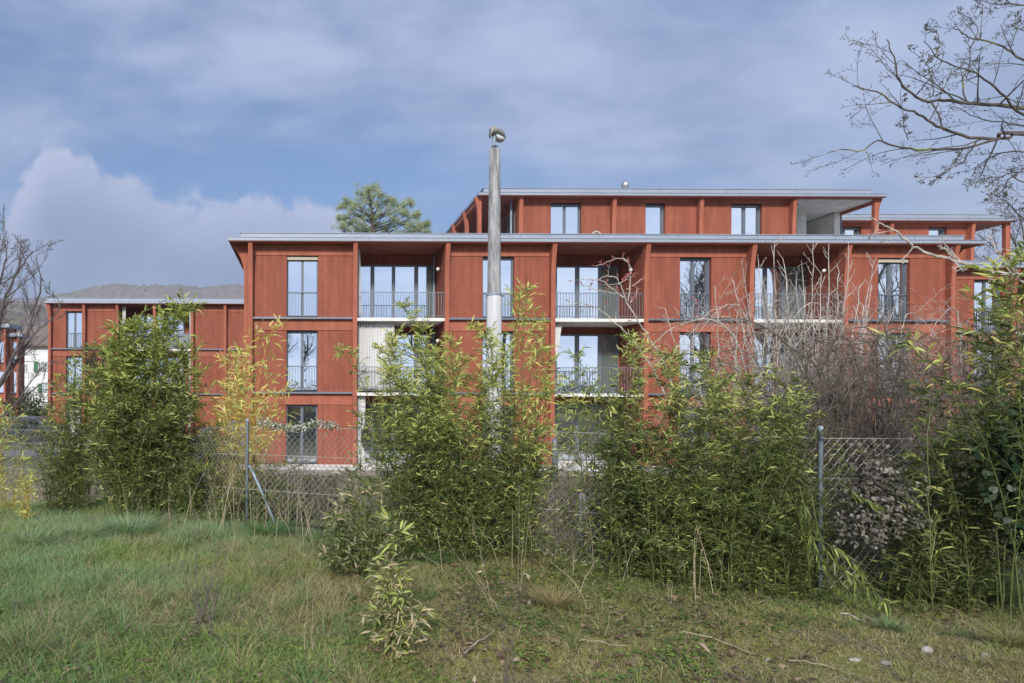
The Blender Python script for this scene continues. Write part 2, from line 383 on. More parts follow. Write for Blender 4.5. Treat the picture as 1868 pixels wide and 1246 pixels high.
def facade(root, Y0, fins, bays, zt=ZR, floors=ZF, flare=.22, db=2.1, ledge=True):
    YP, YG, YB = Y0+.25, Y0+.50, Y0+db
    for x in fins: fin(root, x, Y0, floors[0], zt, flare)
    n = len(bays)
    ztops = list(floors[1:])+[zt]
    for i, bay in enumerate(bays):
        a, b = fins[i], fins[i+1]; kind = bay[0]
        lg = lambda j: 0 <= j < n and bays[j][0] == 'L'
        if kind in 'WP':
            ea = -.078 if lg(i-1) else 0; eb = .078 if lg(i+1) else 0
            if kind == 'P': MB().box(a+ea, b+eb, YP, YB, floors[0], zt).build('wall_panel', M['boards'], root)
            else:
                for p0, p1 in ((a+ea, bay[1]), (bay[2], b+eb)): MB().box(p0, p1, YP, YB, floors[0], zt).build('wall_panel', M['boards'], root)
                MB().box(bay[1]-.02, bay[2]+.02, YG+.05, YB-.02, floors[0], zt-.01).build('lining', M['frame'], root)
            for k, (z0, z1) in enumerate(zip(floors, ztops)):
                band = (z1-.50, z1-.07) if k < len(floors)-1 else (zt-.43, zt-.002)
                if zt > 8: band = (zt-.13, zt-.002)
                MB().box(a+.086, b-.086, YP-.03, YG+.30, *band).build('spandrel', M['beam'], root)
                if k < len(floors)-1 and ledge:
                    MB().box(a+.087, b-.087, Y0+.06, YG+.1, z1-.07, z1).build('ledge', M['zincdark'], root)
                if kind == 'W':
                    ra = bay[3] if len(bay) > 3 else (False, True, True)
                    bl = bay[4] if len(bay) > 4 else False
                    lv = bay[5] if len(bay) > 5 else 2
                    top = band[0]-.03 if zt < 8 else zt-.20
                    window(root, bay[1], bay[2], z0+.03 if k else z0+.03, top, YG, lv, (YP+.10) if ra[k] else None, bl and k == len(floors)-1)
        else:
            x0, x1 = a+.086, b-.086
            MB().box(x0-.02, x1+.02, YB, YB+.3, floors[0], zt-.01).build('back_wall', M['boards'], root)
            for k, z0 in enumerate(floors):
                if k: MB().box(x0, x1, Y0+.02, YB-.001, z0-.14, z0-.02).build('balcony_slab', M['slab'], root)
                else: MB().box(x0, x1, Y0+.10, YB-.001, z0-.12, z0+.02).build('threshold', M['slab'], root)
                zt2 = (floors[k+1] if k+1 < len(floors) else zt)
                gz1 = zt2-.52
                f = MB(); p = MB(); dp = MB(); xs = bay[1]
                f.box(xs[0][0]-.07, xs[-1][1]+.07, YB-.10, YB-.03, gz1, gz1+.07); f.box(xs[0][0]-.07, xs[-1][1]+.07, YB-.10, YB-.03, z0, z0+.08)
                prev = xs[0][0]-.07
                for (g0, g1, kd) in xs:
                    f.box(prev, g0, YB-.12, YB-.03, z0+.08, gz1); prev = g1
                    (dp if kd == 'd' else p).box(g0-.01, g1+.01, YB-.07, YB-.05, z0+.07, gz1+.01)
                f.box(prev, prev+.07, YB-.12, YB-.03, z0+.08, gz1)
                o = f.build('glazing', M['frame'], root); p.build('pane', M['glass'], o)
                if dp.v: dp.build('tinted_pane', M['dimglass'], o)
                if k:
                    r = MB(); rbox(r, x0+.01, x1-.01, Y0+.12, z0+.06, z0+1.0, sp=bay[2] if len(bay) > 2 else .115); r.build('railing', M['rail'], root)
def roof(root, lo, up, z, lo_h=.17, up_h=.18, soff='soffit'):
    """lo, up = (x0,x1,y0,y1): overhanging gutter tier and the set-back fascia tier above"""
    r = MB(); r.box(*lo, z+.03, z+lo_h); r.box(*up, z+lo_h+.001, z+lo_h+up_h)
    r.box(up[0]-.03, up[1]+.03, up[2]-.03, up[3]+.03, z+lo_h+up_h, z+lo_h+up_h+.025)
    o = r.build('roof', M['zinc'], root)
    MB().box(lo[0]+.03, lo[1]-.03, lo[2]+.03, lo[3]-.03, z, z+.029).build('soffit', M[soff], o)
    # sheet seams and a dark strip drawn for the shadow line under the coping
    s = MB(); x = up[0]+1.7
    while x < up[1]: s.box(x-.006, x+.006, up[2]-.008, up[2]+.02, z+lo_h+.01, z+lo_h+up_h-.005); x += 3.05
    x = lo[0]+2.4
    while x < lo[1]: s.box(x-.006, x+.006, lo[2]-.006, lo[2]+.02, z+.032, z+lo_h-.004); x += 3.05
    s.box(lo[0]+.005, lo[1]-.005, lo[2]-.012, lo[2]+.01, z+lo_h-.025, z+lo_h-.004)
    s.build('seam_and_shadow_line', M['zincdark'], o)
    return o
def wall_lamp(root, x, y, z, sx=-1):
    b = MB(); b.ball((x+sx*.11, y, z), .075, 14); o = b.build('wall_lamp', M['white'], root, True)
    MB().tube([(x, y, z), (x+sx*.07, y, z)], .05, 10).build('lamp_base', M['black'], o)

# --- main building
Y0 = 26.6; S = Y0/FPX
def X0(px): return (px-CX)*S
def XP(px): return (px-CX)*(Y0+.25)/FPX
def XB(px): return (px-CX)*(Y0+2.0)/FPX
root = thing('apartment_building', (10, Y0, GZ), 'long red timber apartment block behind the lamp post with two zinc-edged roof tiers', 'building', 'red timber apartment blocks')
FX = [X0(p) for p in (456, 647, 815, 1008.5, 1178.5, 1371, 1543, 1738.5)]
R3 = (False, True, True)
bays = [('W', XP(522.4), XP(579.2), R3, True),
        ('L', [(XB(656), XB(675), 'g'), (XB(682), XB(714), 'g'), (XB(720), XB(755), 'g'), (XB(762), XB(777), 'g'), (XB(780), XB(789), 'd')]),
        ('W', XP(879.5), XP(937), R3),
        ('L', [(XB(1015), XB(1049), 'g'), (XB(1056), XB(1091), 'g'), (XB(1096), XB(1124), 'd')]),
        ('W', XP(1239.5), XP(1297), R3),
        ('L', [(XB(1376), XB(1392), 'g'), (XB(1398), XB(1425), 'g'), (XB(1431), XB(1452), 'd'), (XB(1457), XB(1478), 'd')]),
        ('W', XP(1601), XP(1659), R3, True)]
facade(root, Y0, FX, bays)
XL = FX[0]-.085; XR = FX[-1]+.085
MB().box(XL, XR, Y0+2.4, 40, GZ, ZR-.01).build('rear_wall', M['boards'], root)
MB().box(XL, FX[0]-.002, Y0+.25, Y0+2.4, GZ, ZR-.01).build('side_wall', M['boards'], root)
MB().box(FX[-1]+.002, XR, Y0+.25, Y0+2.4, GZ, ZR-.01).build('side_wall', M['boards'], root)
MB().box(XL-.02, XR+.02, Y0+.02, Y0+.3, GZ-.1, ZF[0]-.002).build('plinth', M['paving'], root)
for yy in (Y0+.38, 29.6, 32.6, 35.6): sidefin(root, XL, yy, ZF[0], ZR)
for yy in (Y0+.38, 29.4): sidefin(root, XR, yy, ZF[0], ZR, .55, .10, sgn=1)
roof(root, (PX(415, 26.3), 26.3*(1800-CX)/FPX, 26.3, 40.8), (PX(438, 26.45), PX(1757, 26.45), 26.45, 40.2), ZR)
for (x, z) in ((FX[2]-.085, 6.69), (FX[4]-.085, 6.69), (FX[4]-.085, .75), (FX[6]-.085, 6.69), (FX[2]-.085, 3.8), (FX[4]-.085, 3.8)):
    wall_lamp(root, x, 27.5, z)
for z0, z1 in ((4.66, ZR-.01), (1.75, 4.49), (-1.1, 1.57)):
    MB().tube([(FX[2]-.16, Y0+1.9, z0), (FX[2]-.16, Y0+1.9, z1)], .035, 8).build('downpipe', M['galv'], root)
# penthouse storey of the main building
PZ = 7.9; PT = 10.5; PY = 30.6; SP = PY/FPX
def XQ(px): return (px-CX)*SP
def XQP(px): return (px-CX)*(PY+.25)/FPX
pf = [XQ(949), XQ(1119), XQ(1278), XQ(1447.5)]
pb = [('W', XQP(1003.5), XQP(1059), (False,)), ('W', XQP(1176.5), XQP(1212), (False,), False, 1), ('W', XQP(1333), XQP(1389), (False,))]
facade(root, PY, pf, pb, PT, (PZ,), .10)
MB().box(pf[0]-.08, pf[0]-.001, PY+.25, 38.5, PZ-.2, PT-.005).build('side_wall', M['boards'], root)
MB().box(pf[0], pf[-1]+.08, PY+2.2, 38.5, PZ-.2, PT-.005).build('rear_wall', M['boards'], root)
MB().box(XQ(868)+.3, pf[-1]+4, 28.4, 40, PZ-.12, PZ-.02).build('terrace', M['paving'], root)
roof(root, (XQ(869), PX(1618, 30.3), 30.3, 38.9), (XQ(879), PX(1588, 30.4), 30.42, 38.3), PT, .15, .20)
# glazed doors in the side wall of the left terrace
g = MB(); gp = MB(); xg = pf[0]-.09
for (ya, yb) in ((31.3, 32.2), (32.3, 33.2), (34.0, 34.9)):
    g.box(xg-.03, xg, ya-.06, ya, PZ, 10.15); g.box(xg-.03, xg, yb, yb+.06, PZ, 10.15); g.box(xg-.03, xg, ya, yb, 10.09, 10.15)
    gp.box(xg-.02, xg-.008, ya, yb, PZ, 10.09)
o = g.build('terrace_door', M['frame'], root); gp.build('pane', M['glass'], o)
MB().tube([(pf[0]-.28, 31.15, PZ), (pf[0]-.28, 31.15, PT)], .05, 8).build('downpipe', M['galv'], root)
MB().box(pf[0]-.52, pf[0]-.38, 31.5, 31.6, PT-.22, PT-.12).build('spotlight', M['black'], root)
def flarecol(x, y, z0, z1, s=-1):
    pts = [(x-.09, z0), (x+.09, z0), (x+.09, z1), (x+.09+s*.18-(.16 if s < 0 else -.06), z1)] if False else None
    L = [(x+.09, z1), (x+.09, z0), (x-.09, z0)]
    for i in range(7):
        t = i/6; L.append((x-.09-.16*t**2.4, z1-.9*(1-t)))
    if s > 0: L = [(2*x-a, b) for a, b in L][::-1]
    MB().prism(L[::-1], 'y', y-.09, y+.09).build('column', M['beam'], root)
for yy in (PY+.09, 33.1, 35.6, 38.2): flarecol(XQ(873.5), yy, PZ, PT)
flarecol(XQ(1598), PY+.09, PZ, PT, 1)
MB().box(XQ(873)-.05, XQ(873)+.1, PY+.2, 38.2, PT-.19, PT-.003).build('roof_beam', M['beam'], root)
# concrete stair core and open terrace on the right of the penthouse
MB().box(pf[-1]+.09, PX(1521, 32.6)+.0, PY+.05, 34.6, PT-.06, PT-.004).build('concrete_ceiling', M['concrete'], root)
MB().prism([(PX(1521, 32.6)+.002, PY+.05), (XQ(1592), PY+.05), (PX(1521, 32.6)+.40, 32.55), (PX(1521, 32.6)+.002, 32.55)], 'z', PT-.06, PT-.004).build('concrete_ceiling', M['concrete'], root)
MB().box(PX(1452, 32.6), PX(1469.5, 32.6), 32.6, 34.4, PZ-.1, PT-.061).build('concrete_wall', M['concrete'], root)
MB().box(PX(1521, 32.6), PX(1531, 32.6), 32.6, 36.2, PZ-.1, PT-.061).build('concrete_wall', M['concrete'], root)
MB().box(PX(1521, 32.6)-.02, PX(1531, 32.6)+.02, 32.62, 36.1, PT-.10, PT-.0615).build('joint_strip', M['frame'], root)
MB().prism([(PX(1531, 32.6)-.02, 32.7), (XQ(1598)-.10, PY+.15), (XQ(1598)+.03, PY+.15), (PX(1531, 32.6)+.12, 32.7)][::-1], 'z', PT-.19, PT-.003).build('roof_beam', M['beam'], root)
MB().tube([(PX(1533.5, 32.6), 32.62, PZ), (PX(1533.5, 32.6), 32.62, PT)], .035, 8).build('downpipe', M['zincdark'], root)
MB().box(22.05, 22.25, 31.0, 31.12, PT-.20, PT-.07).build('spotlight', M['black'], root)
# roof vent
v = MB(); vx, vy = PX(1139, 32.5), 32.5
v.lathe((vx, vy, PT+.35), [(.11, 0), (.11, .66), (.15, .69), (.185, .80), (.17, .92), (.10, 1.0), (.02, 1.02)], 16)
v.build('roof_vent', M['stain'], root, True)

# --- stepped right wing
RY = 31.3
wing = thing('apartment_building', (33, RY, GZ), 'red timber block set back at the right edge, half hidden behind bamboo', 'building', 'red timber apartment blocks')
def XW(px, d=0): return (px-CX)*(RY+d)/FPX
wf = [XW(1700), XW(1850), XW(1990), XW(2140)]
wb = [('W', XW(1776.5, .25), XW(1829, .25), R3), ('L', [(XW(1880, 2), XW(1915, 2), 'g'), (XW(1920, 2), XW(1960, 2), 'g')]), ('W', XW(2040, .25), XW(2090, .25), R3)]
facade(wing, RY, wf, wb)
MB().box(XR+.9, wf[-1]+.08, RY+2.3, 44, GZ, ZR-.01).build('rear_wall', M['boards'], wing)
roof(wing, (XR+.95, wf[-1]+.9, RY-.3, 44.4), (XR+1.2, wf[-1]+.5, RY-.12, 44), ZR)
WY = 34.6
def XV(px, d=0): return (px-CX)*(WY+d)/FPX
vf = [XV(1480), XV(1624.5), XV(1773)]
vb = [('W', XV(1517, .25), XV(1570, .25), (False,)), ('W', XV(1693, .25), XV(1726, .25), (False,), False, 1)]
facade(wing, WY, vf, vb, PT, (PZ-.4,), .10)
MB().box(vf[0], vf[-1]+.08, WY+2.1, 43, PZ-.4, PT-.004).build('rear_wall', M['boards'], wing)
MB().box(vf[-1]+.002, vf[-1]+.084, WY+.25, WY+2.11, PZ-.4, PT-.006).build('side_wall', M['boards'], wing)
roof(wing, (XV(1470), PX(1855, 34.3), 34.3, 43.4), (XV(1480), PX(1827, 34.4), 34.42, 43), PT, .15, .20)
cx = XV(1838); MB().box(cx-.12, cx+.12, WY, WY+.2, PZ-.1, PT).build('column', M['beam'], wing)
MB().box(vf[-1]+.2, vf[-1]+.32, WY+.6, WY+.7, PT-.18, PT-.04).build('spotlight', M['black'], wing)
MB().box(26.5, 40, 31.3, 34.6, ZR+.36, ZR+.38).build('terrace', M['paving'], wing)

# --- left block
LY = 44.4
left = thing('apartment_building', (-9, LY, GZ), 'low red timber block on the left with balconies behind tall bamboo', 'building', 'red timber apartment blocks')
def XLb(px, d=0): return (px-CX)*(LY+d)/FPX
lf = [XLb(p) for p in (89.5, 152.5, 213.5, 281, 350, 410, 472)]
lb = [('W', XLb(120, .25), XLb(149.0, .25), (False, True, True)), ('P',),
      ('L', [(XLb(248, 2), XLb(262, 2), 'g'), (XLb(267, 2), XLb(279, 2), 'g')], .16), ('L', [(XLb(286, 2), XLb(296, 2), 'g'), (XLb(300, 2), XLb(314, 2), 'g'), (XLb(318, 2), XLb(334, 2), 'g')], .16),
      ('P',), ('P',)]
facade(left, LY, lf, lb, flare=.15)
MB().box(lf[0]-.085, lf[-1], LY+2.4, 56, GZ, ZR-.01).build('rear_wall', M['boards'], left)
MB().box(lf[0]-.085, lf[0]-.002, LY+.25, LY+2.41, GZ, ZR-.012).build('side_wall', M['boards'], left)
for yy in (LY+.4, 48, 51.5): sidefin(left, lf[0]-.085, yy, ZF[0], ZR, .25, .08)
roof(left, (XLb(80, -.3), lf[-1]+.6, LY-.3, 56.6), (XLb(84, -.2), lf[-1]+.4, LY-.15, 56), ZR)
MB().box(-13, -12.0, LY+2.07, LY+2.1, ZF[0], ZR-.1).build('wall_panel', M['boards'], left)
wall_lamp(left, XLb(236, 2), LY+2.0, 6.6, -1)
for xa, xb, z in ((lf[2], lf[3], ZF[2]), (lf[3], lf[4], ZF[2])):
    MB().box(xa+.1, xb-.1, LY+.15, LY+.17, z+.08, z+.95).build('balcony_screen', M['zincdark'], left)

# --- red blocks at the far left edge
far = thing('apartment_building', (-34, 66, GZ), 'distant red timber block at the left edge behind a bare tree', 'building', 'red timber apartment blocks')
def XF(px): return (px-CX)*66/FPX
for (xa, xb, ya, zt, dp_) in ((-42, XF(12), 66, 8.1, 2.2), (XF(12)+.02, XF(29), 66.8, 7.3, 1.2)):
    MB().box(xa, xb, ya, ya+dp_, GZ, zt).build('wall_panel', M['boards'], far)
    r = MB().box(xa-.3, xb+.45, ya-.5, ya+dp_+.3, zt, zt+.35).build('roof', M['zinc'], far)
    MB().box(xa, xb, ya-.05, ya+.05, 1.3, 1.72).build('spandrel', M['beam'], far); MB().box(xa, xb, ya-.05, ya+.05, 4.2, 4.64).build('spandrel', M['beam'], far)
    for x in (xa+.1, xb-.1): MB().box(x-.09, x+.09, ya-.25, ya-.052, GZ, zt-.002).build('fin', M['beam'], far)
for z0 in (1.8, 4.7):
    for px in (5, 20): window(far, XF(px)-.35, XF(px)+.35, z0, z0+2.1, 65.9 if px < 12 else 66.7, 1)

# --- white farmhouse
FH = 95.0
farm = thing('farmhouse', (-36, FH, 0), 'white rendered farmhouse with green shutters and brown tiled roof', 'house')
def XH(px): return (px-CX)*FH/FPX
def ZH(py): return EYE+(CY-py)*FH/FPX
MB().box(-46, -28, FH, FH+9, -2, ZH(634)).build('wall', M['plaster'], farm)
MB().prism([(FH-.8, ZH(634)), (FH-.8, ZH(631)), (FH+4.5, ZH(596)+.4), (FH+9.8, ZH(631)), (FH+9.8, ZH(634))], 'x', -47, -27).build('roof', M['tiles'], farm)
for (pa, pb, ya, yb, sh) in ((37, 50, 667, 680, False), (70, 86, 663, 680, True), (36, 52, 706, 718, False), (78, 90, 703, 718, True)):
    x0, x1, z0, z1 = XH(pa), XH(pb), ZH(yb), ZH(ya)
    f = MB(); f.box(x0, x1, FH-.04, FH+.02, z0, z1); o = f.build('window', M['dimglass'], farm)
    b = MB(); n = 4
    for i in range(n+1): x = x0+(x1-x0)*i/n; b.box(x-.035, x+.035, FH-.09, FH-.041, z0, z1)
    b.box(x0, x1, FH-.085, FH-.042, (z0+z1)/2-.03, (z0+z1)/2+.03); b.build('glazing_bar', M['white'], o)
    if sh: MB().box(x0-.62, x0-.08, FH-.10, FH-.02, z0-.1, z1+.1).build('shutter', M['shutter'], o)
    else: MB().box(x0-.1, x1+.1, FH-.10, FH-.02, z0-.12, z0-.01).build('sill', M['concrete'], o)

# ------------------------------------------------------------------ curtains and small things on the balconies
def curtain(x0t, x1t, x0b, x1b, z1, z0, Y, label, folds=9, pinch=None, cat='curtain', name='curtain'):
    nx, nz = folds*8, 16; V = []; F = []
    for j in range(nz+1):
        t = j/nz; z = z1+(z0-z1)*t
        if pinch: k = math.exp(-((t-pinch)/.16)**2)
        else: k = 0
        a = x0t+(x0b-x0t)*t; b = x1t+(x1b-x1t)*t; c = a+.12*(b-a); w_ = (b-a)*(1-.55*k)
        for i in range(nx+1):
            u = i/nx; x = a+(b-a-w_)*.15*0+u*w_; y = Y+(.030+.020*math.sin(u*5.3+1))*math.sin(u*folds*2*math.pi*(1+.12*math.sin(u*3))+.6*math.sin(t*3))*(1-.5*k)+.012*math.sin(u*31+t*5)
            V.append((x, y, z+(.008*math.sin(u*folds*2*math.pi) if j == nz else 0)))
    for j in range(nz):
        for i in range(nx):
            k = j*(nx+1)+i; F.append((k, k+1, k+nx+2, k+nx+1))
    b = MB(); b.v = V; b.f = F; o = b.build(name, M['curtain'], None, True)
    md = o.modifiers.new('thickness', 'SOLIDIFY'); md.thickness = .004
    return tag(o, label, cat, 'pale balcony curtains')
curtain(X0(651.5), X0(657), X0(651.5), X0(661), 7.45, 4.72, Y0+.42, 'narrow white curtain at the left edge of the upper balcony, left loggia', 3)
curtain(X0(652), X0(722), X0(652), X0(722), 4.48, 1.83, Y0+.42, 'wide off-white curtain drawn across half the middle balcony of the left loggia', 13)
curtain(X0(652), X0(668), X0(653), X0(668), 1.55, -1.1, Y0+.30, 'tied-back pale curtain at ground level behind the chain link fence', 5, .62)
curtain(X0(1013.5), X0(1031), X0(1012.8), X0(1017), 4.48, 1.95, Y0+.35, 'white curtain gathered to the left on the middle balcony right of the lamp post', 4, .7)
curtain(X0(1012.6), X0(1014.5), X0(1012.6), X0(1018), 5.6, 4.72, Y0+.3, 'sliver of white curtain at the foot of the top balcony right of the lamp post', 2)
curtain(XLb(219), XLb(226), XLb(219), XLb(225), 7.45, 4.9, LY+.4, 'pale curtain at the left end of the far left block balcony', 3)
curtain(XLb(342), XLb(347.5), XLb(344), XLb(347.5), 7.45, 5.2, LY+.4, 'pale curtain at the right end of the left block top balcony', 3)
curtain(XLb(341), XLb(347.5), XLb(343), XLb(347.5), 4.48, 1.8, LY+.4, 'pale curtain hanging on the middle balcony of the left block', 3)
curtain(XLb(337), XLb(346), XLb(343), XLb(347.5), 1.55, -1.0, LY+.4, 'pale curtain slanting across the ground floor of the left block', 3)
t = thing('parasol', (XLb(328), LY+.6, ZF[1]-.02), 'closed white parasol on the middle balcony of the left block', 'parasol')
MB().tube([(XLb(328), LY+.6, ZF[1]-.02), (XLb(328), LY+.6, 4.2)], .025, 8).build('pole', M['white'], t)
MB().lathe((XLb(328), LY+.6, 2.9), [(.03, 0), (.14, .1), (.16, .35), (.11, .9), (.03, 1.25)], 12).build('canopy', M['curtain'], t, True)
MB().lathe((XLb(328), LY+.6, ZF[1]-.02), [(.25, 0), (.25, .04), (.06, .08)], 14).build('foot', M['concrete'], t)
b = MB(); n = 14
for i in range(n+1):
    u = i/n; x = XLb(296)+u*(XLb(322)-XLb(296)); sag = .07*math.sin(u*7)
    for (dy, dz) in ((.30, -.02), (.12, 0), (.02, -.02), (-.02, -.30-.35*u+sag)): b.v.append((x, LY+.1+dy, 2.76+dz))
for i in range(n):
    for j in range(3): k = i*4+j; b.f.append((k, k+1, k+5, k+4))
o = b.build('cloth', M['curtain'], None, True); md = o.modifiers.new('t', 'SOLIDIFY'); md.thickness = .01
tag(o, 'white cloth hung over the middle balcony rail of the left block', 'cloth')
# hose ring and pebbles left on the flat roof edge
b = MB(); hx, hy, hz = PX(1088, 26.7), 26.75, ZR+.375
b.tube([(hx+.17*math.cos(a), hy+.03*math.sin(a*2), hz+.16*math.sin(a)) for a in [math.pi*i/12 for i in range(13)]], .035, 8)
tag(b.build('hose', M['blind'], None, True), 'pale hose loop standing on the roof edge right of the lamp post', 'hose')
b = MB()
for i in range(9):
    x = PX(1405+3*i, 26.7)+random.uniform(-.03, .03); b.ball((x, 26.7+random.uniform(0, .15), ZR+.39), random.uniform(.02, .045), 6)
tag(b.build('gravel', M['stone'], None), 'pale pebbles heaped on the roof edge below the penthouse window', 'gravel', kind='stuff')

# ------------------------------------------------------------------ ground, paths, hills
def grid(xs, ys, zf):
    X, Y = np.meshgrid(xs, ys); Z = zf(X, Y); V = np.stack([X.ravel(), Y.ravel(), Z.ravel()], 1)
    nx = len(xs); i, j = np.meshgrid(np.arange(nx-1), np.arange(len(ys)-1)); k = (j*nx+i).ravel()
    return V, np.full(len(k), 4), np.stack([k, k+1, k+nx+1, k+nx], 1).ravel()
xs = np.unique(np.concatenate([-np.geomspace(12, 2500, 40), np.linspace(-12, 16, 180), np.geomspace(16, 2500, 40)]))
ys = np.unique(np.concatenate([-np.geomspace(3, 600, 24), np.linspace(-3, 16, 150), np.geomspace(16, 3000, 60)]))
m, w = mat('rough_ground'); tc = w.n('ShaderNodeTexCoord').outputs['Object']
n1 = w.noise(tc, .55, 5, .6); n2 = w.noise(tc, 3.2, 6, .65); n3 = w.noise(tc, 26, 4, .7)
sp = w.n('ShaderNodeSeparateXYZ'); w.put(sp.inputs[0], tc)
moss = w.mix(n2, (.13, .14, .04, 1), (.27, .25, .09, 1)); soil = w.mix(n3, (.075, .055, .04, 1), (.22, .175, .12, 1))
c = w.mix(w.rng(w.math('ADD', w.math('MULTIPLY', n1, .5), w.math('MULTIPLY', n2, .5)), .40, .54), soil, moss)
c = w.mix(w.math('MULTIPLY', w.rng(n3, .55, .72), .5), c, (.34, .28, .18, 1))
weeds = w.mix(n2, (.10, .09, .055, 1), (.22, .19, .135, 1))
c = w.mix(w.rng(sp.outputs[1], 8.5, 11), c, weeds)
lawn = w.mix(n2, (.06, .085, .03, 1), (.14, .15, .07, 1)); c = w.mix(w.rng(sp.outputs[1], 15, 30), c, lawn)
principled(w, Base_Color=c, Roughness=.98, Normal=bump(w, w.math('ADD', n3, n2), .9, .04), Specular_IOR_Level=.15); M['ground'] = m
V, sz, ix = grid(xs, ys, gh); tag(mesh_np('ground', V, sz, ix, M['ground'], None, None, True), kind='structure')
def sheet(name, x0, x1, y0, y1, z, mt):
    tag(MB().box(x0, x1, y0, y1, z-.05, z).build(name, mt), kind='structure')
def fence_y(x):
    x = np.asarray(x, float); return np.where(x > 3.95, 5.3, np.where(x > -.68, 7.8-.54*(x+.68), 7.8-1.08*(x+.68)))
sheet('pavement', XL-.6, XR+.6, 24.9, Y0+.02, GZ+.012, M['paving'])
sheet('gravel_strip', XL-.8, XR+.6, 23.3, 24.89, GZ+.008, simple('pinkish_gravel', (.30, .26, .22), .95, 0, .35, 30, (1, 1, 1), .7))
sheet('path', -60, XL-.8, 30.0, 33.5, GZ+.010, M['asphalt'])
sheet('car_park', -60, XL-3.4, 38.0, LY, GZ+.014, M['asphalt'])
# low grey wall, bicycle rack and covered bin in the gap before the left block
tag(MB().box(XLb(412, -6), XLb(447, -6), 38.0, 38.25, GZ, GZ+1.35).build('low_wall', M['zincdark']), 'low grey wall in the gap left of the main red block', 'wall')
b = MB(); x0, x1 = PX(155, 31.5), PX(190, 31.5)
for i in range(8):
    x = x0+(x1-x0)*i/7; b.tube([(x, 35.5, GZ), (x, 35.5, GZ+.72)], .022, 6)
b.tube([(x0, 35.5, GZ+.74), (x1, 35.5, GZ+.74)], .03, 6)
tag(b.build('railing', M['white']), 'low white railing beside the path, left behind bamboo', 'railing')
bx = PX(366, 33); pts = [(bx-.42, GZ), (bx+.42, GZ), (bx+.38, GZ+.9), (bx+.2, GZ+1.12), (bx-.28, GZ+1.05), (bx-.4, GZ+.8)]
tag(MB().prism(pts, 'y', 34.6, 35.5).build('covered_bin', M['asphalt']), 'dark grey covered bin between bamboo and the left block', 'bin')
tag(MB().box(PX(128, 36), PX(146, 36), 36, 36.08, GZ, GZ+1.9).build('notice_panel', M['white']), 'blank white panel standing at the foot of the left block', 'panel')
t = thing('car', (-20, 41, GZ), 'blue-grey car parked at the far left behind thin bamboo', 'car')
cxx = PX(45, 40.5); zz = GZ+.02
pr = [(-2.1, .35), (-2.1, .75), (-1.5, .9), (-.9, 1.4), (.7, 1.42), (1.4, .95), (2.05, .85), (2.1, .35)]
cm_ = simple('blue_grey_car_paint', (.10, .12, .17), .3, .3, .05, 2)
MB().prism([(cxx+a, zz+b) for a, b in pr][::-1], 'y', 40.2, 41.9).build('body', cm_, t)
MB().prism([(cxx+a, zz+b) for a, b in ((-1.3, .95), (-.82, 1.33), (.62, 1.35), (1.15, .97))][::-1], 'y', 40.185, 40.21).build('side_window', M['glass'], t)
for a in (-1.3, 1.3): MB().tube([(cxx+a, 40.14, zz+.31), (cxx+a, 40.36, zz+.31)], .31, 16).build('wheel', M['black'], t)
# wooded hills
def ridge(pts, u): return np.interp(u, [p[0] for p in pts], [p[1] for p in pts])
hillm, w = mat('bare_winter_woods'); tc = w.n('ShaderNodeTexCoord').outputs['Object']
n1 = w.noise(w.map(tc, (1, 1, 1.4)), .012, 5, .6); n2 = w.noise(tc, .11, 5, .75)
c = w.mix(w.rng(n2, .3, .7), (.15, .13, .12, 1), (.33, .29, .265, 1)); c = w.mix(w.math('MULTIPLY', w.rng(n1, .55, .62), .6), c, (.16, .20, .10, 1))
principled(w, Base_Color=c, Roughness=1, Normal=bump(w, n2, 1.0, 6), Specular_IOR_Level=.05)
def hill(name, Yc, Y1, pts, bumps, seed):
    us = np.linspace(-900, 2600, 1100); r = np.random.default_rng(seed)
    crest = ridge(pts, us)
    tops = crest-np.convolve(r.random(len(us)), np.ones(5)/5, 'same')*bumps*.55+(2.5 if Yc > 1000 else 3)
    zc = EYE+(CY-tops)*Yc/FPX
    V = []; rows = 26
    for j in range(rows):
        t = j/(rows-1); Y = Yc+(Y1-Yc)*t; zz = GZ+(zc-GZ)*(np.cos(t*math.pi)*.5+.5)
        zz = zz+r.normal(0, Yc*.0012, len(us))*(1-t)*(j > 0)
        V.append(np.stack([(us-CX)*Yc/FPX*(Y*.35/Yc+.65), np.full(len(us), Y), zz], 1))
    back = V[0].copy(); back[:, 1] += Yc*.5; back[:, 2] = GZ; V.insert(0, back)
    V = np.concatenate(V); nx = len(us); i, j = np.meshgrid(np.arange(nx-1), np.arange(rows)); k = (j*nx+i).ravel()
    idx = np.stack([k, k+nx, k+nx+1, k+1], 1).ravel()
    tag(mesh_np(name, V, np.full(len(k), 4), idx, hillm), kind='structure')
hill('hills', 1500, 700, [(-900, 500), (-300, 530), (0, 552), (85, 552), (115, 546), (160, 537), (210, 526), (235, 524.5), (262, 527), (330, 526), (372, 530), (400, 527), (441, 524), (600, 560), (900, 600), (2600, 600)], 3.5, 3)
hill('hills', 420, 150, [(-900, 470), (-200, 530), (0, 556), (60, 561), (90, 566), (200, 600), (430, 640), (700, 680), (2600, 690)], 7, 4)
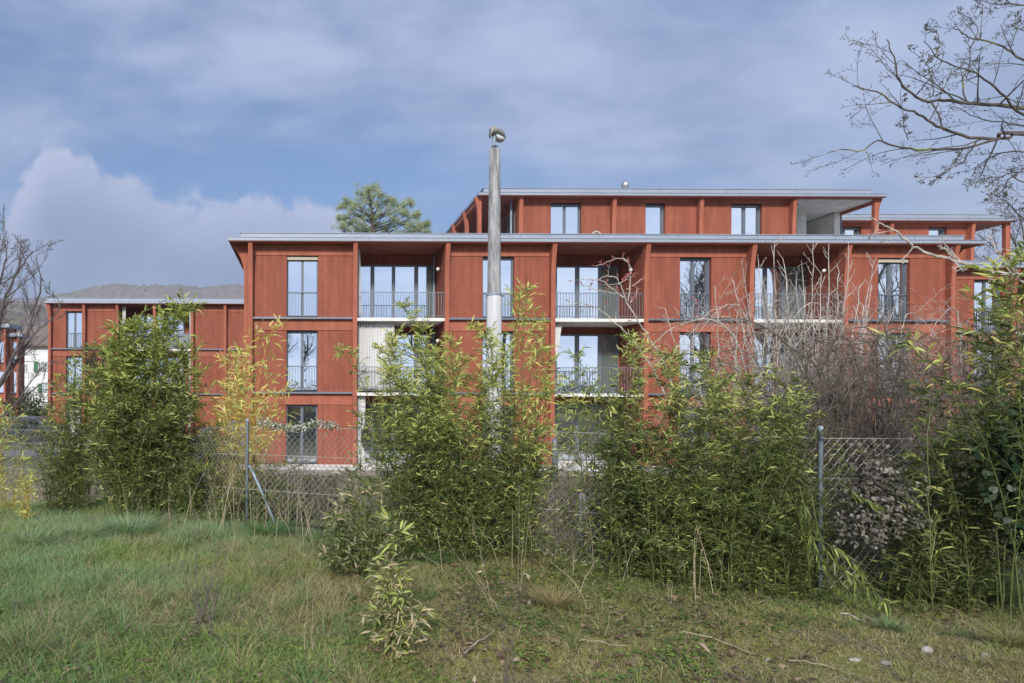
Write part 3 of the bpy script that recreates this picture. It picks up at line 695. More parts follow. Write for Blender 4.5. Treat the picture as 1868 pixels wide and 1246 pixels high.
# ------------------------------------------------------------------ plant builders
def unit(v): return v/np.maximum(np.linalg.norm(v, axis=-1, keepdims=True), 1e-9)
class Leaves:
    """leaf blades gathered as arrays: base, direction, length, width, colour, droop"""
    def __init__(s): s.p = []; s.d = []; s.L = []; s.w = []; s.c = []; s.g = []
    def add(s, p, d, L, w, c, g=.3):
        s.p.append(tuple(p)); s.d.append(tuple(d)); s.L.append(L); s.w.append(w); s.c.append(c); s.g.append(g)
    def build(s, name, m, parent=None, flat=0.0):
        p = np.array(s.p); d = unit(np.array(s.d)); L = np.array(s.L)[:, None]; w = np.array(s.w)[:, None]; g = np.array(s.g)[:, None]
        c = np.array(s.c); n = len(p)
        r = unit(rng.normal(size=(n, 3))*(1-flat)+np.array([0, 0, 1.0])*(.6+flat*3)); side = unit(np.cross(d, r)); nor = np.cross(side, d)
        dn = np.array([0, 0, -1.0])
        V = np.stack([p, p+d*L*.30+side*w*.5+nor*w*.10, p+d*L*.30-side*w*.5+nor*w*.10,
                      p+d*L*.66+side*w*.36+dn*g*L*.22, p+d*L*.66-side*w*.36+dn*g*L*.22, p+d*L*.97+dn*g*L*.55], 1).reshape(-1, 3)
        b = (np.arange(n)*6)[:, None]
        idx = np.concatenate([b+np.array([0, 2, 1]), b+np.array([1, 2, 4, 3]), b+np.array([3, 4, 5])], 1).ravel()
        sizes = np.tile([3, 4, 3], n)
        shade = np.array([.95, 1, 1, 1, 1, 1.06])
        col = (c[:, None, :]*shade[None, :, None]).reshape(-1, 3)
        return mesh_np(name, V, sizes, idx, m, parent, np.clip(col, 0, 1))
def rv(s=1.0): return Vector((random.gauss(0, s), random.gauss(0, s), random.gauss(0, s)))
def lerp3(a, b, t): return tuple(a[i]+(b[i]-a[i])*t for i in range(3))
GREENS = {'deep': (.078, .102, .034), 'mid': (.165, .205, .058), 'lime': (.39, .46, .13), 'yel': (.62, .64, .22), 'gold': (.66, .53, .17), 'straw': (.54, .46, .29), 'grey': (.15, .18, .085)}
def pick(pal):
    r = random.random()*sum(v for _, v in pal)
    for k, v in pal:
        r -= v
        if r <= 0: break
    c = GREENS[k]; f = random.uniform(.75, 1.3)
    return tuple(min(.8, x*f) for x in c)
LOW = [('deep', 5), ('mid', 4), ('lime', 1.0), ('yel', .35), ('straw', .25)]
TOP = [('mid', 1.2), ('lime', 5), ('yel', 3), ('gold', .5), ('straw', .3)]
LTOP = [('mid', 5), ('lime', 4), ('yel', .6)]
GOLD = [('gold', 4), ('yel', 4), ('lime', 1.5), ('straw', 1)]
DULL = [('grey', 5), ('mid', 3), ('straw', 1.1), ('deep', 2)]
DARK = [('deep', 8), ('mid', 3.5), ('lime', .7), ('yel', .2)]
def bamboo(label, px, Y, tips, nc, spread=.35, depth=.3, leafL=.10, f0=.12, low=LOW, top=TOP, node=.105, nb=3, bl=.22, jit=14, culm='culm', short=.45, droop=.35, per=7, name='bamboo_clump', width=.135, topf=.62, rad=.006, dens=1.25):
    X = PX(px, Y); base = Vector((X, Y, G(X, Y)))
    t = thing(name, base, label, 'bamboo', 'bamboo clumps along the fence')
    st = MB(); lv = Leaves()
    nc = int(nc*dens)
    for c in range(nc):
        tx, ty = tips[c % len(tips)] if c < len(tips) else random.choice(tips)
        if c >= len(tips): tx += random.gauss(0, jit); ty += abs(random.gauss(0, jit*1.6))
        yb = Y+random.uniform(-depth, depth); tip = unproj(tx, ty, yb+random.uniform(-.15, .15))
        xb = X+(tip.x-X)*.45+random.gauss(0, spread*.55); b = Vector((xb, yb, G(xb, yb)-.02)); h = tip.z-b.z
        if c >= len(tips):
            k = short+(1-short)*random.random()**1.35; tip = Vector((b.x+(tip.x-b.x)*(k*.7+.3)+random.gauss(0, .10)*h, tip.y+random.gauss(0, .08)*h, b.z+h*k)); h *= k
        ctrl = Vector((b.x+(tip.x-b.x)*.22+random.gauss(0, .07)*h, b.y+random.gauss(0, .06)*h, b.z+h*.82)); n = max(6, int(h/.12))
        P = [b*(1-u)**2+ctrl*2*u*(1-u)+tip*u*u for u in [i/n for i in range(n+1)]]
        P = [q+rv(.004) for q in P]
        st.tube(P, [rad*.62*(1-.75*i/n)+.0010 for i in range(n+1)], 4, False)
        f = f0*random.uniform(.5, 1.4); m_ = max(4, int((1-f)*h/node))
        for i in range(m_+1):
            u = f+(1-f)*(i+random.uniform(-.3, .3))/m_; u = min(1, max(.02, u)); q = b*(1-u)**2+ctrl*2*u*(1-u)+tip*u*u
            tg = (ctrl-b)*2*(1-u)+(tip-ctrl)*2*u; tg.normalize()
            k_ = nb+(1 if u > .93 else 0)-(1 if .55 < u < .9 and random.random() < .6 else 0)+(2 if u < .5 and f0 < .1 else 0)
            for _ in range(k_):
                a = random.uniform(0, 2*math.pi); e = random.uniform(.1, .9)
                dr = (Vector((math.cos(a), math.sin(a)*.9, 0))*math.cos(e)+Vector((0, 0, 1))*math.sin(e)+tg*.45).normalized()
                Lb = bl*random.uniform(.35, 1.6)*(1-.5*u); e2 = q+dr*Lb+Vector((0, 0, -.15*Lb)); md = q+dr*Lb*.55
                st.tube([q, md, e2], [.0018, .0014, .0009], 3, False)
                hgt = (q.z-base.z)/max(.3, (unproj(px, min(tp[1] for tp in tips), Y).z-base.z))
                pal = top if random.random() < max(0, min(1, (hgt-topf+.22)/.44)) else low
                nl = max(2, int(per*random.uniform(.6, 1.3)))
                for j in range(nl):
                    s_ = .25+.75*(j+1)/nl; pt = q+dr*Lb*s_+Vector((0, 0, -.15*Lb*s_*s_))
                    if j >= nl-3: ld = dr+rv(.42)
                    else:
                        sd_ = dr.cross(Vector((0, 0, 1))).normalized()*(1 if j % 2 else -1); ld = dr*.75+sd_*.75+rv(.25)
                    ld.z -= droop*random.uniform(0, 1)*(1-.6*hgt); ll = leafL*random.uniform(.6, 1.25)*(.92+.42*max(0, min(1, hgt-.3)))
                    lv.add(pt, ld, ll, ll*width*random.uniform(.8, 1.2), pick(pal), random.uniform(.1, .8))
    st.build('stem', M[culm], t); lv.build('foliage', M['leaf'], t)
    return t
class TP: pass
def grow(mb, p, d, L, r, lev, o, tips=None):
    n = max(3, int(L/o.seg[lev])); P = [p.copy()]; Rr = [r]; d = d.normalized()
    for i in range(n):
        d = (d+rv(o.wob[lev])+Vector((0, 0, o.up[lev]))).normalized(); p = p+d*(L/n); P.append(p.copy()); Rr.append(r*(1-(1-o.taper)*(i+1)/n))
    mb.tube(P, Rr, (7, 5, 4, 3, 3)[min(lev, 4)], False)
    if lev+1 >= o.levels:
        if tips is not None: tips.append((P[-1], d.copy()))
        return
    kids(mb, P, Rr, L, lev, o, tips)
def kids(mb, P, Rr, L, lev, o, tips=None, t0=None, flat=1.0):
    n = len(P)-1; k = o.kids[lev]; k = int(k) if k >= 3 else k
    cnt = max(1, int(k*random.uniform(.75, 1.25)))
    for c in range(cnt):
        u = (t0 if t0 is not None else o.t0)+(1-(t0 if t0 is not None else o.t0))*((c+random.random())/cnt); f = min(u*n, n-.001); i = int(f)
        q = P[i].lerp(P[i+1], f-i); dd = (P[i+1]-P[i]).normalized(); rr = Rr[i]+(Rr[i+1]-Rr[i])*(f-i)
        ax = dd.cross(rv()).normalized(); a = random.gauss(o.ang, .18)
        nd = dd*math.cos(a)+ax*math.sin(a); nd.y *= flat
        grow(mb, q, nd, L*o.ratio*(1.15-.6*u)*random.uniform(.7, 1.2), max(rr*o.rr, o.rmin), lev+1, o, tips)
    if tips is not None and lev+1 >= o.levels-1: tips.append((P[-1], (P[-1]-P[-2]).normalized()))
def opts(**k):
    o = TP(); o.levels = 4; o.seg = (.5, .3, .15, .08, .05); o.wob = (.08, .13, .16, .2, .2); o.up = (.0, .03, .05, .05, .03)
    o.taper = .35; o.kids = (8, 6, 5, 4); o.t0 = .25; o.ang = .8; o.ratio = .5; o.rr = .6; o.rmin = .0025
    for a, b in k.items(): setattr(o, a, b)
    return o
def path_px(pts, Y, dy=0, sub=4):
    """limb drawn through photo points, at real depth Y drifting by dy, smoothed"""
    n = len(pts); Q = [unproj(p[0], p[1], Y+dy*i/(n-1)) for i, p in enumerate(pts)]; out = []
    for i in range(n-1):
        a, b, c, d = Q[max(i-1, 0)], Q[i], Q[i+1], Q[min(i+2, n-1)]
        for j in range(sub):
            t = j/sub; out.append(.5*((2*b)+(c-a)*t+(2*a-5*b+4*c-d)*t*t+(3*b-a-3*c+d)*t**3))
    out.append(Q[-1]); return out

# ------------------------------------------------------------------ street lamp
LYp = 10.0; lx = PX(900.5, LYp)
lamp = thing('street_lamp', (lx, LYp, G(lx, LYp)), 'weathered concrete lamp post with a hooded lantern in front of the red block', 'street lamp')
zt = unproj(899, 271, LYp).z; zs = unproj(901, 536, LYp).z; g0 = G(lx, LYp)
MB().lathe((lx, LYp, 0), [(.102, zs-.3), (.100, zs), (.090, (zs+zt)/2), (.078, zt-.01), (.072, zt)], 12).build('upper_post', M['post'], lamp, True)
MB().lathe((lx, LYp, 0), [(.125, g0-.1), (.113, 2.0), (.107, zs-.01), (.104, zs)], 20).build('lower_post', M['sleeve'], lamp, True)
b = MB(); b.lathe((lx, LYp, zs-.035), [(.111, 0), (.113, .006), (.113, .03), (.111, .036)], 20); b.box(lx+.10, lx+.15, LYp-.02, LYp+.02, zs-.04, zs+.01); b.tube([(lx+.13, LYp-.04, zs-.015), (lx+.13, LYp+.04, zs-.015)], .009, 6)
b.build('clamp', M['galv'], lamp)
zl = unproj(899, 240, LYp).z
MB().tube([(lx-.01, LYp, zt-.02), (lx-.01, LYp, zl-.02)], .026, 10).build('bracket', M['galv'], lamp)
MB().lathe((lx, LYp, zt-.01), [(.05, 0), (.055, .03), (.03, .05)], 10).build('collar', M['black'], lamp)
# hood: tapering housing seen from below, pointing right and away
def lobe(prof, ysc, z0):
    prof = [(x*.9, w_*.9, lo*.88, hi*.88) for x, w_, lo, hi in prof]
    V = []; F = []; n = 16
    for (x, w_, lo, hi) in prof:
        for j in range(n):
            a = 2*math.pi*j/n; cy = math.cos(a); sz = math.sin(a)
            V.append((lx+x, LYp+x*.5+w_*cy*ysc, z0+(hi+lo)/2+(hi-lo)/2*(abs(sz)**.7)*(1 if sz >= 0 else -1)))
    for i in range(len(prof)-1):
        for j in range(n): k = i*n+j; k2 = i*n+(j+1) % n; F.append((k, k2, k2+n, k+n))
    F.append(tuple(range(n))[::-1]); F.append(tuple((len(prof)-1)*n+j for j in range(n)))
    b = MB(); b.v = V; b.f = F; return b
zc = unproj(905, 243.5, LYp).z
lobe([(-.092, .05, -.085, .06), (-.086, .08, -.095, .085), (-.05, .095, -.035, .10), (.02, .10, -.020, .10), (.10, .095, -.03, .088), (.15, .08, -.048, .06), (.195, .045, -.055, -.02), (.205, .02, -.052, -.040)], 1.0, zc).build('lamp_hood', M['lamphood'], lamp, True)
lobe([(.02, .07, -.06, -.02), (.04, .085, -.115, -.02), (.10, .085, -.125, -.03), (.16, .065, -.105, -.04), (.195, .03, -.07, -.05)], 1.0, zc).build('lens', M['lens'], lamp, True)

# ------------------------------------------------------------------ chain link fence
fp = [(PX(2300, 5.4), 5.4), (PX(1490, 5.3), 5.3), (PX(880, 6.53), 6.53), (PX(452, 7.8), 7.8), (PX(148, 11.0), 11.0), (PX(-130, 15.5), 15.5)]
fence = thing('chain_link_fence', (fp[2][0], fp[2][1], 0), 'rusty grey chain link fence on galvanised posts running behind the bamboo', 'fence')
FZ = [1.27, 1.27, 1.27, 1.23, 1.02, .85]
def fence_z(i, t): return FZ[i]+(FZ[i+1]-FZ[i])*t
V = []; idx = []; k0 = 0
for i in range(len(fp)-1):
    a = np.array(fp[i]); b = np.array(fp[i+1]); Ls = np.linalg.norm(b-a); dr = (b-a)/Ls; nn = np.array([-dr[1], dr[0]])
    st_ = .036; nw = int(Ls/st_); hz = .038
    for c in range(nw):
        t = c/nw; ztop = fence_z(i, t)-.06; mid = a+dr*(c*st_); zb = G(mid[0], mid[1])+.03; nj = int((ztop-zb)/hz)
        if nj < 4: continue
        j = np.arange(nj+1); s = c*st_+((j+c) % 2)*st_+.003*np.sin(j*1.7+c); z = ztop-j*hz
        pos = a[None, :]+dr[None, :]*s[:, None]; wv = .012*np.sin(j*.35+c*.11)+.01*np.sin(c*.07)
        off = (((j % 2)*2-1)*.0018+wv)
        P3 = np.stack([pos[:, 0]+nn[0]*off, pos[:, 1]+nn[1]*off, z], 1)
        r_ = .0022
        ring = np.stack([P3+np.array([dr[0]*r_*1.2, dr[1]*r_*1.2, r_*.7]), P3+np.array([-dr[0]*r_*1.2, -dr[1]*r_*1.2, r_*.2]), P3+np.array([nn[0]*r_, nn[1]*r_, -r_])], 1)
        V.append(ring.reshape(-1, 3)); q = (k0+np.arange(nj)*3)[:, None]
        for (u, v_) in ((0, 1), (1, 2), (2, 0)): idx.append((q+np.array([u, v_, v_+3, u+3])).ravel())
        k0 += (nj+1)*3
V = np.concatenate(V); idx = np.concatenate(idx)
mesh_np('wire_mesh', V, np.full(len(idx)//4, 4), idx, M['wire'], fence)
for i, (x, y) in enumerate(fp):
    g = G(x, y); r_ = .018
    MB().lathe((x, y-.04, 0), [(r_, g-.1), (r_, FZ[i]-.005), (r_*1.12, FZ[i]-.003), (r_*1.12, FZ[i]+.012), (.012, FZ[i]+.028)], 12).build('post', M['galv'], fence, True)
x, y = fp[3]; d_ = (np.array(fp[2])-np.array(fp[3])); d_ /= np.linalg.norm(d_)
MB().tube([(x+.02, y-.05, .72), (x+d_[0]*.06, y-.05+d_[1]*.06, .69), (x+d_[0]*.42, y-.05+d_[1]*.42, .02)], .016, 8).build('brace', M['galv'], fence, True)
for zz in (.45, .85, 1.16):
    b = MB()
    for i in range(len(fp)-1):
        n = 8
        b.tube([(fp[i][0]+(fp[i+1][0]-fp[i][0])*j/n, fp[i][1]+(fp[i+1][1]-fp[i][1])*j/n-.004, (zz-1.23)+fence_z(i, j/n)-.006*math.sin(math.pi*j/n)) for j in range(n+1)], .0018, 4, False)
    b.build('tension_wire', M['wire'], fence)

# ------------------------------------------------------------------ bamboo along the fence
bamboo('thin yellow-stemmed bamboo at the left edge of the lot', 2, 8.4, [(5, 745), (-15, 760), (25, 770), (45, 800), (-40, 720)], 9, .15, .3, .10, .1, TOP, TOP, culm='goldculm', jit=12, per=4)
bamboo('small bright bamboo shoot low beside the left fence post', 52, 8.0, [(40, 845), (58, 870), (48, 880)], 4, .04, .1, .085, .1, TOP, TOP, culm='goldculm', jit=6, per=4, bl=.12)
bamboo('slender feathery bamboo left of the leftmost fence post', 118, 8.9, [(152, 635), (135, 665), (112, 690), (160, 700), (95, 745), (80, 790), (150, 760)], 34, .16, .3, .09, .08, LOW, LTOP, jit=10, short=.5, per=5, bl=.18)
bamboo('tallest dark green bamboo rising before the left block balconies', 222, 8.4, [(335, 562), (318, 585), (300, 612), (216, 612), (238, 592), (262, 600), (285, 640), (195, 640), (340, 640), (180, 690), (330, 690), (255, 650), (205, 700)], 34, .08, .3, .105, .20, LOW, [('mid', 4), ('lime', 6), ('yel', 1.2)], jit=24, nb=6, bl=.38, per=8, topf=.55, rad=.009)
bamboo('low bushy bamboo with pale dry tips right of the tallest clump', 325, 8.5, [(285, 720), (330, 705), (365, 740), (395, 780), (350, 735), (300, 750), (270, 770), (380, 800)], 66, .42, .4, .075, .06, LOW, LOW, jit=16, per=6, bl=.18, name='bamboo_clump')
bamboo('sparse golden bamboo leaning across the corner of the main block', 420, 8.8, [(503, 596), (478, 600), (440, 640), (405, 655), (375, 705), (462, 690), (430, 700), (398, 735), (490, 690), (455, 640)], 50, .12, .3, .12, .28, GOLD, GOLD, culm='goldculm', jit=12, short=.5, per=4, bl=.26, nb=2, node=.15)
bamboo('low dark bamboo around the foot of the braced fence post', 455, 8.0, [(430, 842), (470, 850), (500, 850), (530, 846), (405, 842), (545, 880)], 46, .5, .3, .075, .05, LOW, LOW, jit=14, per=6, bl=.16)
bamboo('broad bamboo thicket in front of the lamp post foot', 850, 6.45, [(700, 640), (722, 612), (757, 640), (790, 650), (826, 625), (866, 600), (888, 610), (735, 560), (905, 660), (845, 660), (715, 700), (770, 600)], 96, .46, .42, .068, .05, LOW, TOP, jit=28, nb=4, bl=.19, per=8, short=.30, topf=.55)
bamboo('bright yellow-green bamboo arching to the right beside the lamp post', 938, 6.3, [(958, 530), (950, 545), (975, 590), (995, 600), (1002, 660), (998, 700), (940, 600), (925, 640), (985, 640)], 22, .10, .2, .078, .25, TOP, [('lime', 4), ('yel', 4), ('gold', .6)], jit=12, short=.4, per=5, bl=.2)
bamboo('right shoulder of leafy bamboo under the arching sprays', 930, 6.3, [(940, 740), (975, 790), (915, 760), (965, 810), (930, 830)], 24, .14, .3, .068, .05, LOW, LOW, jit=14, per=8, bl=.18)
bamboo('deep green waist-high bamboo right of the white stake', 1172, 5.9, [(1105, 810), (1120, 775), (1150, 780), (1145, 800), (1190, 790), (1115, 840), (1210, 800)], 44, .24, .32, .068, .05, DARK, DARK, jit=16, per=8, nb=4, bl=.17, short=.35, topf=.9)
bamboo('light bamboo plume rising before the middle balcony right of the lamp post', 1098, 6.3, [(1050, 650), (1035, 690), (1075, 715), (1058, 740), (1100, 730)], 8, .05, .15, .075, .42, LTOP, LTOP, jit=10, per=6, bl=.17)
bamboo('massive bamboo thicket left of the galvanised fence post on the right', 1310, 5.62, [(1150, 620), (1165, 640), (1190, 640), (1225, 655), (1260, 670), (1290, 650), (1330, 690), (1370, 690), (1410, 680), (1440, 700), (1460, 730), (1200, 690), (1480, 760), (1310, 700), (1160, 700)], 150, .72, .27, .064, .04, LOW, [('mid', 3), ('lime', 4), ('yel', 2.0), ('straw', .8)], dens=1.1, jit=28, nb=4, per=8, bl=.19, short=.25, topf=.75)
bamboo('dark low bamboo filling the foot of the large thicket', 1405, 5.28, [(1345, 840), (1400, 820), (1450, 800), (1475, 850), (1330, 880), (1380, 880), (1485, 800)], 50, .36, .18, .07, .03, DARK, DARK, jit=18, per=7, bl=.18)
bamboo('long-leaved bamboo right of the chain link gap', 1720, 4.95, [(1700, 720), (1660, 850), (1690, 780), (1740, 800), (1780, 790), (1650, 880), (1720, 820), (1800, 770), (1760, 840), (1700, 860)], 46, .32, .22, .085, .05, DARK, DARK, jit=20, per=5, bl=.2, short=.35, width=.15, topf=.85)
bamboo('bright leafy bamboo overhanging the right edge', 1875, 4.7, [(1815, 500), (1850, 480), (1880, 460), (1800, 560), (1830, 600), (1860, 560), (1900, 520), (1795, 640), (1870, 650)], 26, .16, .35, .09, .25, DARK, TOP, jit=18, per=5, bl=.22, short=.4, topf=.78)
bamboo('knee-high bamboo with tan-edged drooping leaves in the foreground grass', 655, 5.5, [(640, 872), (625, 920), (680, 900), (655, 930), (700, 930), (610, 950), (720, 960), (665, 960)], 30, .15, .15, .10, .2, DULL, [('grey', 4), ('straw', 2.5), ('mid', 2)], dens=1, jit=14, per=4, bl=.16, width=.19, droop=.6, rad=.004, name='bamboo_clump')
bamboo('small withering bamboo nearest the camera with curled straw leaves', 728, 4.15, [(712, 950), (735, 985), (700, 1010), (745, 1030), (720, 1040), (690, 1060)], 20, .055, .08, .08, .08, [('grey', 3), ('lime', 2), ('straw', 4)], [('lime', 4), ('grey', 2), ('straw', 2)], jit=8, per=4, bl=.09, width=.15, droop=.8, rad=.003, short=.3, node=.08)
# fallen sprays lying over the grass by the right-hand post
t = thing('fallen_bamboo_spray', (PX(1500, 4.95), 4.95, 0), 'limp bamboo spray fallen onto the grass at the right-hand fence post', 'bamboo')
st = MB(); lv = Leaves()
for (pts, Yq) in (([(1458, 885), (1475, 950), (1490, 1010), (1520, 1050), (1560, 1085)], 4.9), ([(1480, 900), (1500, 990), (1540, 1040), (1590, 1075), (1615, 1100)], 4.75), ([(1495, 985), (1530, 1005), (1570, 1040)], 4.9), ([(1530, 880), (1560, 900), (1600, 925)], 5.0)):
    P = path_px(pts, Yq, -.15, 5); st.tube(P, [.004*(1-.6*i/len(P)) for i in range(len(P))], 4, False)
    for i, q in enumerate(P[3:]):
        for _ in range(5):
            d = (P[min(i+4, len(P)-1)]-P[i+2]).normalized()+rv(.5); d.z -= .45
            ll = random.uniform(.05, .10); lv.add(q, d, ll, ll*.15, pick([('mid', 4), ('lime', 3), ('grey', 2), ('deep', 2)]), .5)
st.build('stem', M['culm'], t); lv.build('foliage', M['leaf'], t)
# ------------------------------------------------------------------ bare trees
WOB = .012
def px_tree(name, label, Y, limbs, trunk, base, mt, o, cat='tree', dy=0.0, budm=None, ks=.62, group=None):
    t = thing(name, base, label, cat, group)
    tb = MB(); tb.tube(trunk[0], trunk[1], 10, False); tb.build('trunk', mt, t, True)
    cr = MB(); tips = []
    for (pts, r0, d_) in limbs:
        P = path_px(pts, Y, d_, 4); n = len(P); Rr = [r0*(1-.84*i/(n-1))+.002 for i in range(n)]
        P = [q+rv(.006 if Y < 12 else .02) for q in P]
        cr.tube(P, Rr, 6, False)
        L = sum((P[i+1]-P[i]).length for i in range(n-1))
        kids(cr, P, Rr, L*ks, 0, o, tips, .12, .8)
    nf = len(cr.f)
    if budm:
        b = cr
        for (q, d) in tips:
            if random.random() < .55: b.tube([q, q+d*.018, q+d*.034], [.0025, .005, .001], 4, False)
    co = cr.build('crown', mt, t)
    if budm:
        co.data.materials.append(M[budm]); mi = np.zeros(len(co.data.polygons), dtype=np.int32); mi[nf:] = 1; co.data.polygons.foreach_set('material_index', mi)
    return t
def c8(*p): return [(1450+a/2.708, b/2.708) for a, b in p]
bx, by = PX(2330, 9.0), 9.0; gz = G(bx, by)
tr = ([(bx, by, gz-.1), (bx+.1, by, 1.6), (bx-.05, by+.1, 3.6), (bx+.1, by, 5.4), (bx+.3, by, 7.2)], [.22, .18, .15, .12, .05])
o = opts(levels=4, kids=(11, 5, 4, 2), ratio=.37, ang=.8, rr=.50, rmin=.0026, seg=(.3, .14, .07, .05), wob=(.05, .10, .14, .15), up=(0, .02, .03, .03))
limbs = [
 (c8((2300, 700), (1132, 535), (1000, 520), (850, 508), (735, 495), (640, 500), (560, 450), (515, 395), (490, 280), (455, 200)), .038, -.4),
 (c8((2300, 800), (1132, 655), (1000, 685), (830, 670), (700, 620), (610, 565), (500, 520), (420, 460), (340, 440), (275, 425)), .036, .6),
 (c8((2300, 760), (1200, 670), (1060, 680), (880, 720), (740, 738), (600, 740), (480, 720), (410, 695), (330, 745), (250, 738), (165, 752)), .030, .2),
 (c8((900, 700), (850, 770), (830, 800), (740, 850), (690, 872), (590, 875)), .012, .1),
 (c8((2300, 640), (1400, 420), (1132, 300), (1030, 230), (880, 190), (820, 160), (780, 135)), .026, .9),
 (c8((1400, 640), (1132, 570), (1040, 480), (940, 390), (850, 340), (720, 300), (640, 200)), .024, -.8),
 (c8((850, 505), (825, 400), (860, 330), (870, 250), (900, 130), (830, 75)), .012, .2),
 (c8((620, 500), (680, 470), (670, 380), (640, 300), (560, 240)), .009, .1),
 (c8((640, 320), (700, 260), (715, 190), (670, 135)), .008, .1),
 (c8((560, 690), (545, 650), (530, 560), (520, 430)), .007, .1),
 (c8((2200, 900), (1300, 640), (1132, 620), (1000, 600), (900, 580), (780, 520)), .020, 1.3),
 (c8((1600, 60), (1132, 25), (1050, 20), (980, 20), (925, 0)), .014, .4),
 (c8((1600, 330), (1132, 150), (1080, 120)), .012, .3),
 (c8((2200, 900), (1300, 780), (1132, 750), (1000, 760), (900, 830), (880, 870)), .018, .5),
 (c8((2200, 1000), (1250, 860), (1132, 850), (1020, 870), (940, 930)), .016, .7),
 (c8((1300, 1000), (1132, 900), (1060, 880), (1030, 940), (960, 985)), .012, .3),
 
 (c8((1450, 1250), (1250, 1100), (1132, 1080), (1060, 1010), (1035, 950)), .014, 1.0),
]
limbs = [([(x_, y_) for x_, y_ in L_[0]], L_[1]*.66, L_[2]) for L_ in limbs]
px_tree('bare_tree', 'leafless lichen-spotted tree reaching into the sky at the upper right', 9.0, limbs, tr, (bx, by, gz), M['lichen'], o, budm='bark', ks=.40)
# pale branch sloping down across the roof corner on the right
o2 = opts(levels=4, kids=(7, 4, 3, 2), ratio=.16, ang=.85, rr=.5, rmin=.003, seg=(.2, .08, .05, .05), wob=(.05, .1, .15, .2), up=(0, .06, .05, .03))
c5 = lambda *p: [(1460+a/4.154, 340+b/4.154) for a, b in p]
bx, by = PX(2120, 6.5), 6.5
px_tree('bare_sapling', 'pale bare branch sloping up to the left across the right roof corner', 6.5,
        [(c5((2600, 760), (1690, 670), (1500, 655), (1380, 625), (1260, 590), (1130, 550), (1000, 520), (900, 475), (820, 425), (740, 355), (660, 305), (590, 270), (530, 225)), .017, -.3),
         (c5((1175, 560), (1120, 500), (1075, 450)), .006, 0), (c5((1690, 720), (1600, 650), (1500, 500), (1420, 380)), .008, .2)],
        ([(bx, by, -.1), (bx-.05, by, .8), (bx, by, unproj(2100, 520, 6.5).z)], [.05, .04, .02]), (bx, by, G(bx, by)), M['twig'], o2, budm='twig', cat='sapling')
# leafless tree at the far left before the farmhouse
Yt = 27.0; bx = PX(-40, Yt); gz = G(bx, Yt)
o3 = opts(levels=4, kids=(11, 7, 5, 3), ratio=.42, ang=.6, rr=.5, rmin=.009, seg=(.8, .4, .25, .15), wob=(.05, .1, .14, .18), up=(.02, .06, .06, .04))
px_tree('bare_tree', 'dark leafless tree with rising branches at the left edge before the farmhouse', Yt,
        [([(-40, 760), (0, 700), (20, 660), (45, 620), (60, 570), (75, 520), (66, 465)], .09, .6), ([(-40, 740), (-10, 640), (5, 560), (20, 520), (42, 480), (60, 458)], .09, -1),
         ([(-40, 760), (10, 690), (30, 660), (60, 610), (85, 590), (110, 560), (95, 535)], .06, 1), ([(-40, 790), (20, 745), (50, 720), (75, 700), (86, 698)], .05, 0),
         ([(-40, 780), (-5, 690), (-10, 600), (0, 520), (10, 470), (5, 430)], .08, .8), ([(-40, 800), (30, 735), (60, 690), (95, 655)], .04, -.5), ([(-40, 720), (-30, 600), (-20, 500), (15, 440)], .06, 0)],
        ([(bx, Yt, gz-.2), (bx+.1, Yt, .4), (bx, Yt, 1.8)], [.24, .20, .15]), (bx, Yt, gz), M['far_bark'], o3)
# bare trees beyond the right wing
Yt = 52.0; bx = PX(1880, Yt); gz = G(bx, Yt)
px_tree('bare_tree', 'distant leafless tree showing above the set-back roof at the right edge', Yt,
        [([(1880, 640), (1850, 520), (1830, 470), (1800, 440), (1778, 425)], .10, 1), ([(1880, 640), (1860, 480), (1845, 430), (1835, 400)], .10, -1), ([(1880, 600), (1900, 470), (1880, 400), (1870, 350)], .10, 0),
         ([(1870, 560), (1830, 500), (1790, 475), (1772, 455)], .07, .6), ([(1880, 620), (1920, 480), (1940, 420), (1930, 360)], .1, 0), ([(1880, 560), (1868, 430), (1850, 380), (1820, 370)], .07, .6)],
        ([(bx, Yt, gz-.2), (bx, Yt, 2), (bx, Yt, 5)], [.3, .25, .2]), (bx, Yt, gz), M['far_bark'], opts(levels=4, kids=(12, 8, 5, 3), ratio=.42, ang=.6, rr=.5, rmin=.012, seg=(1, .5, .3, .2), up=(.02, .06, .06, .04)))
# trees on the lot behind the viewer: they stand in the window reflections
def yard_tree(label, x, y, H, seed, kf=1.0):
    random.seed(seed); gz = G(x, y); t = thing('bare_tree', (x, y, gz), label, 'tree', 'bare trees mirrored in the windows')
    oo = opts(levels=5, kids=(9*kf, 6, 5, 4), ratio=.55, ang=.62, rr=.55, rmin=.012, seg=(.9, .5, .35, .25, .2), wob=(.04, .09, .12, .15, .15), up=(.02, .07, .07, .06, .05))
    tb = MB(); P = [Vector((x+.05*math.sin(i), y, gz+H*.42*i/5)) for i in range(6)]; tb.tube(P, [.26-.02*i for i in range(6)], 9, False); tb.build('trunk', M['far_bark'], t)
    cr = MB()
    for i in range(6):
        a = i*2.4+random.random(); d = Vector((math.cos(a)*.75, math.sin(a)*.75, random.uniform(.8, 1.5)))
        grow(cr, P[-1-(i % 3)], d, H*.55, .17, 1, oo)
    cr.build('crown', M['far_bark'], t)
yard_tree('leafless tree mirrored in the windows nearest the stepped corner', 29, 3.0, 13, 1)
yard_tree('leafless tree mirrored in the right loggia and penthouse window', 35, 6, 14, 2)
yard_tree('leafless tree mirrored in the balcony doors right of the lamp post', 13.5, -17, 11, 3)
yard_tree('leafless tree mirrored in the lower windows left of the lamp post', -3.5, -24, 9.5, 4)
yard_tree('leafless tree mirrored in the windows of the stepped right wing', 42, 4, 13, 5)
yard_tree('leafless tree mirrored beside the penthouse stair window', 33, -2, 15, 6)
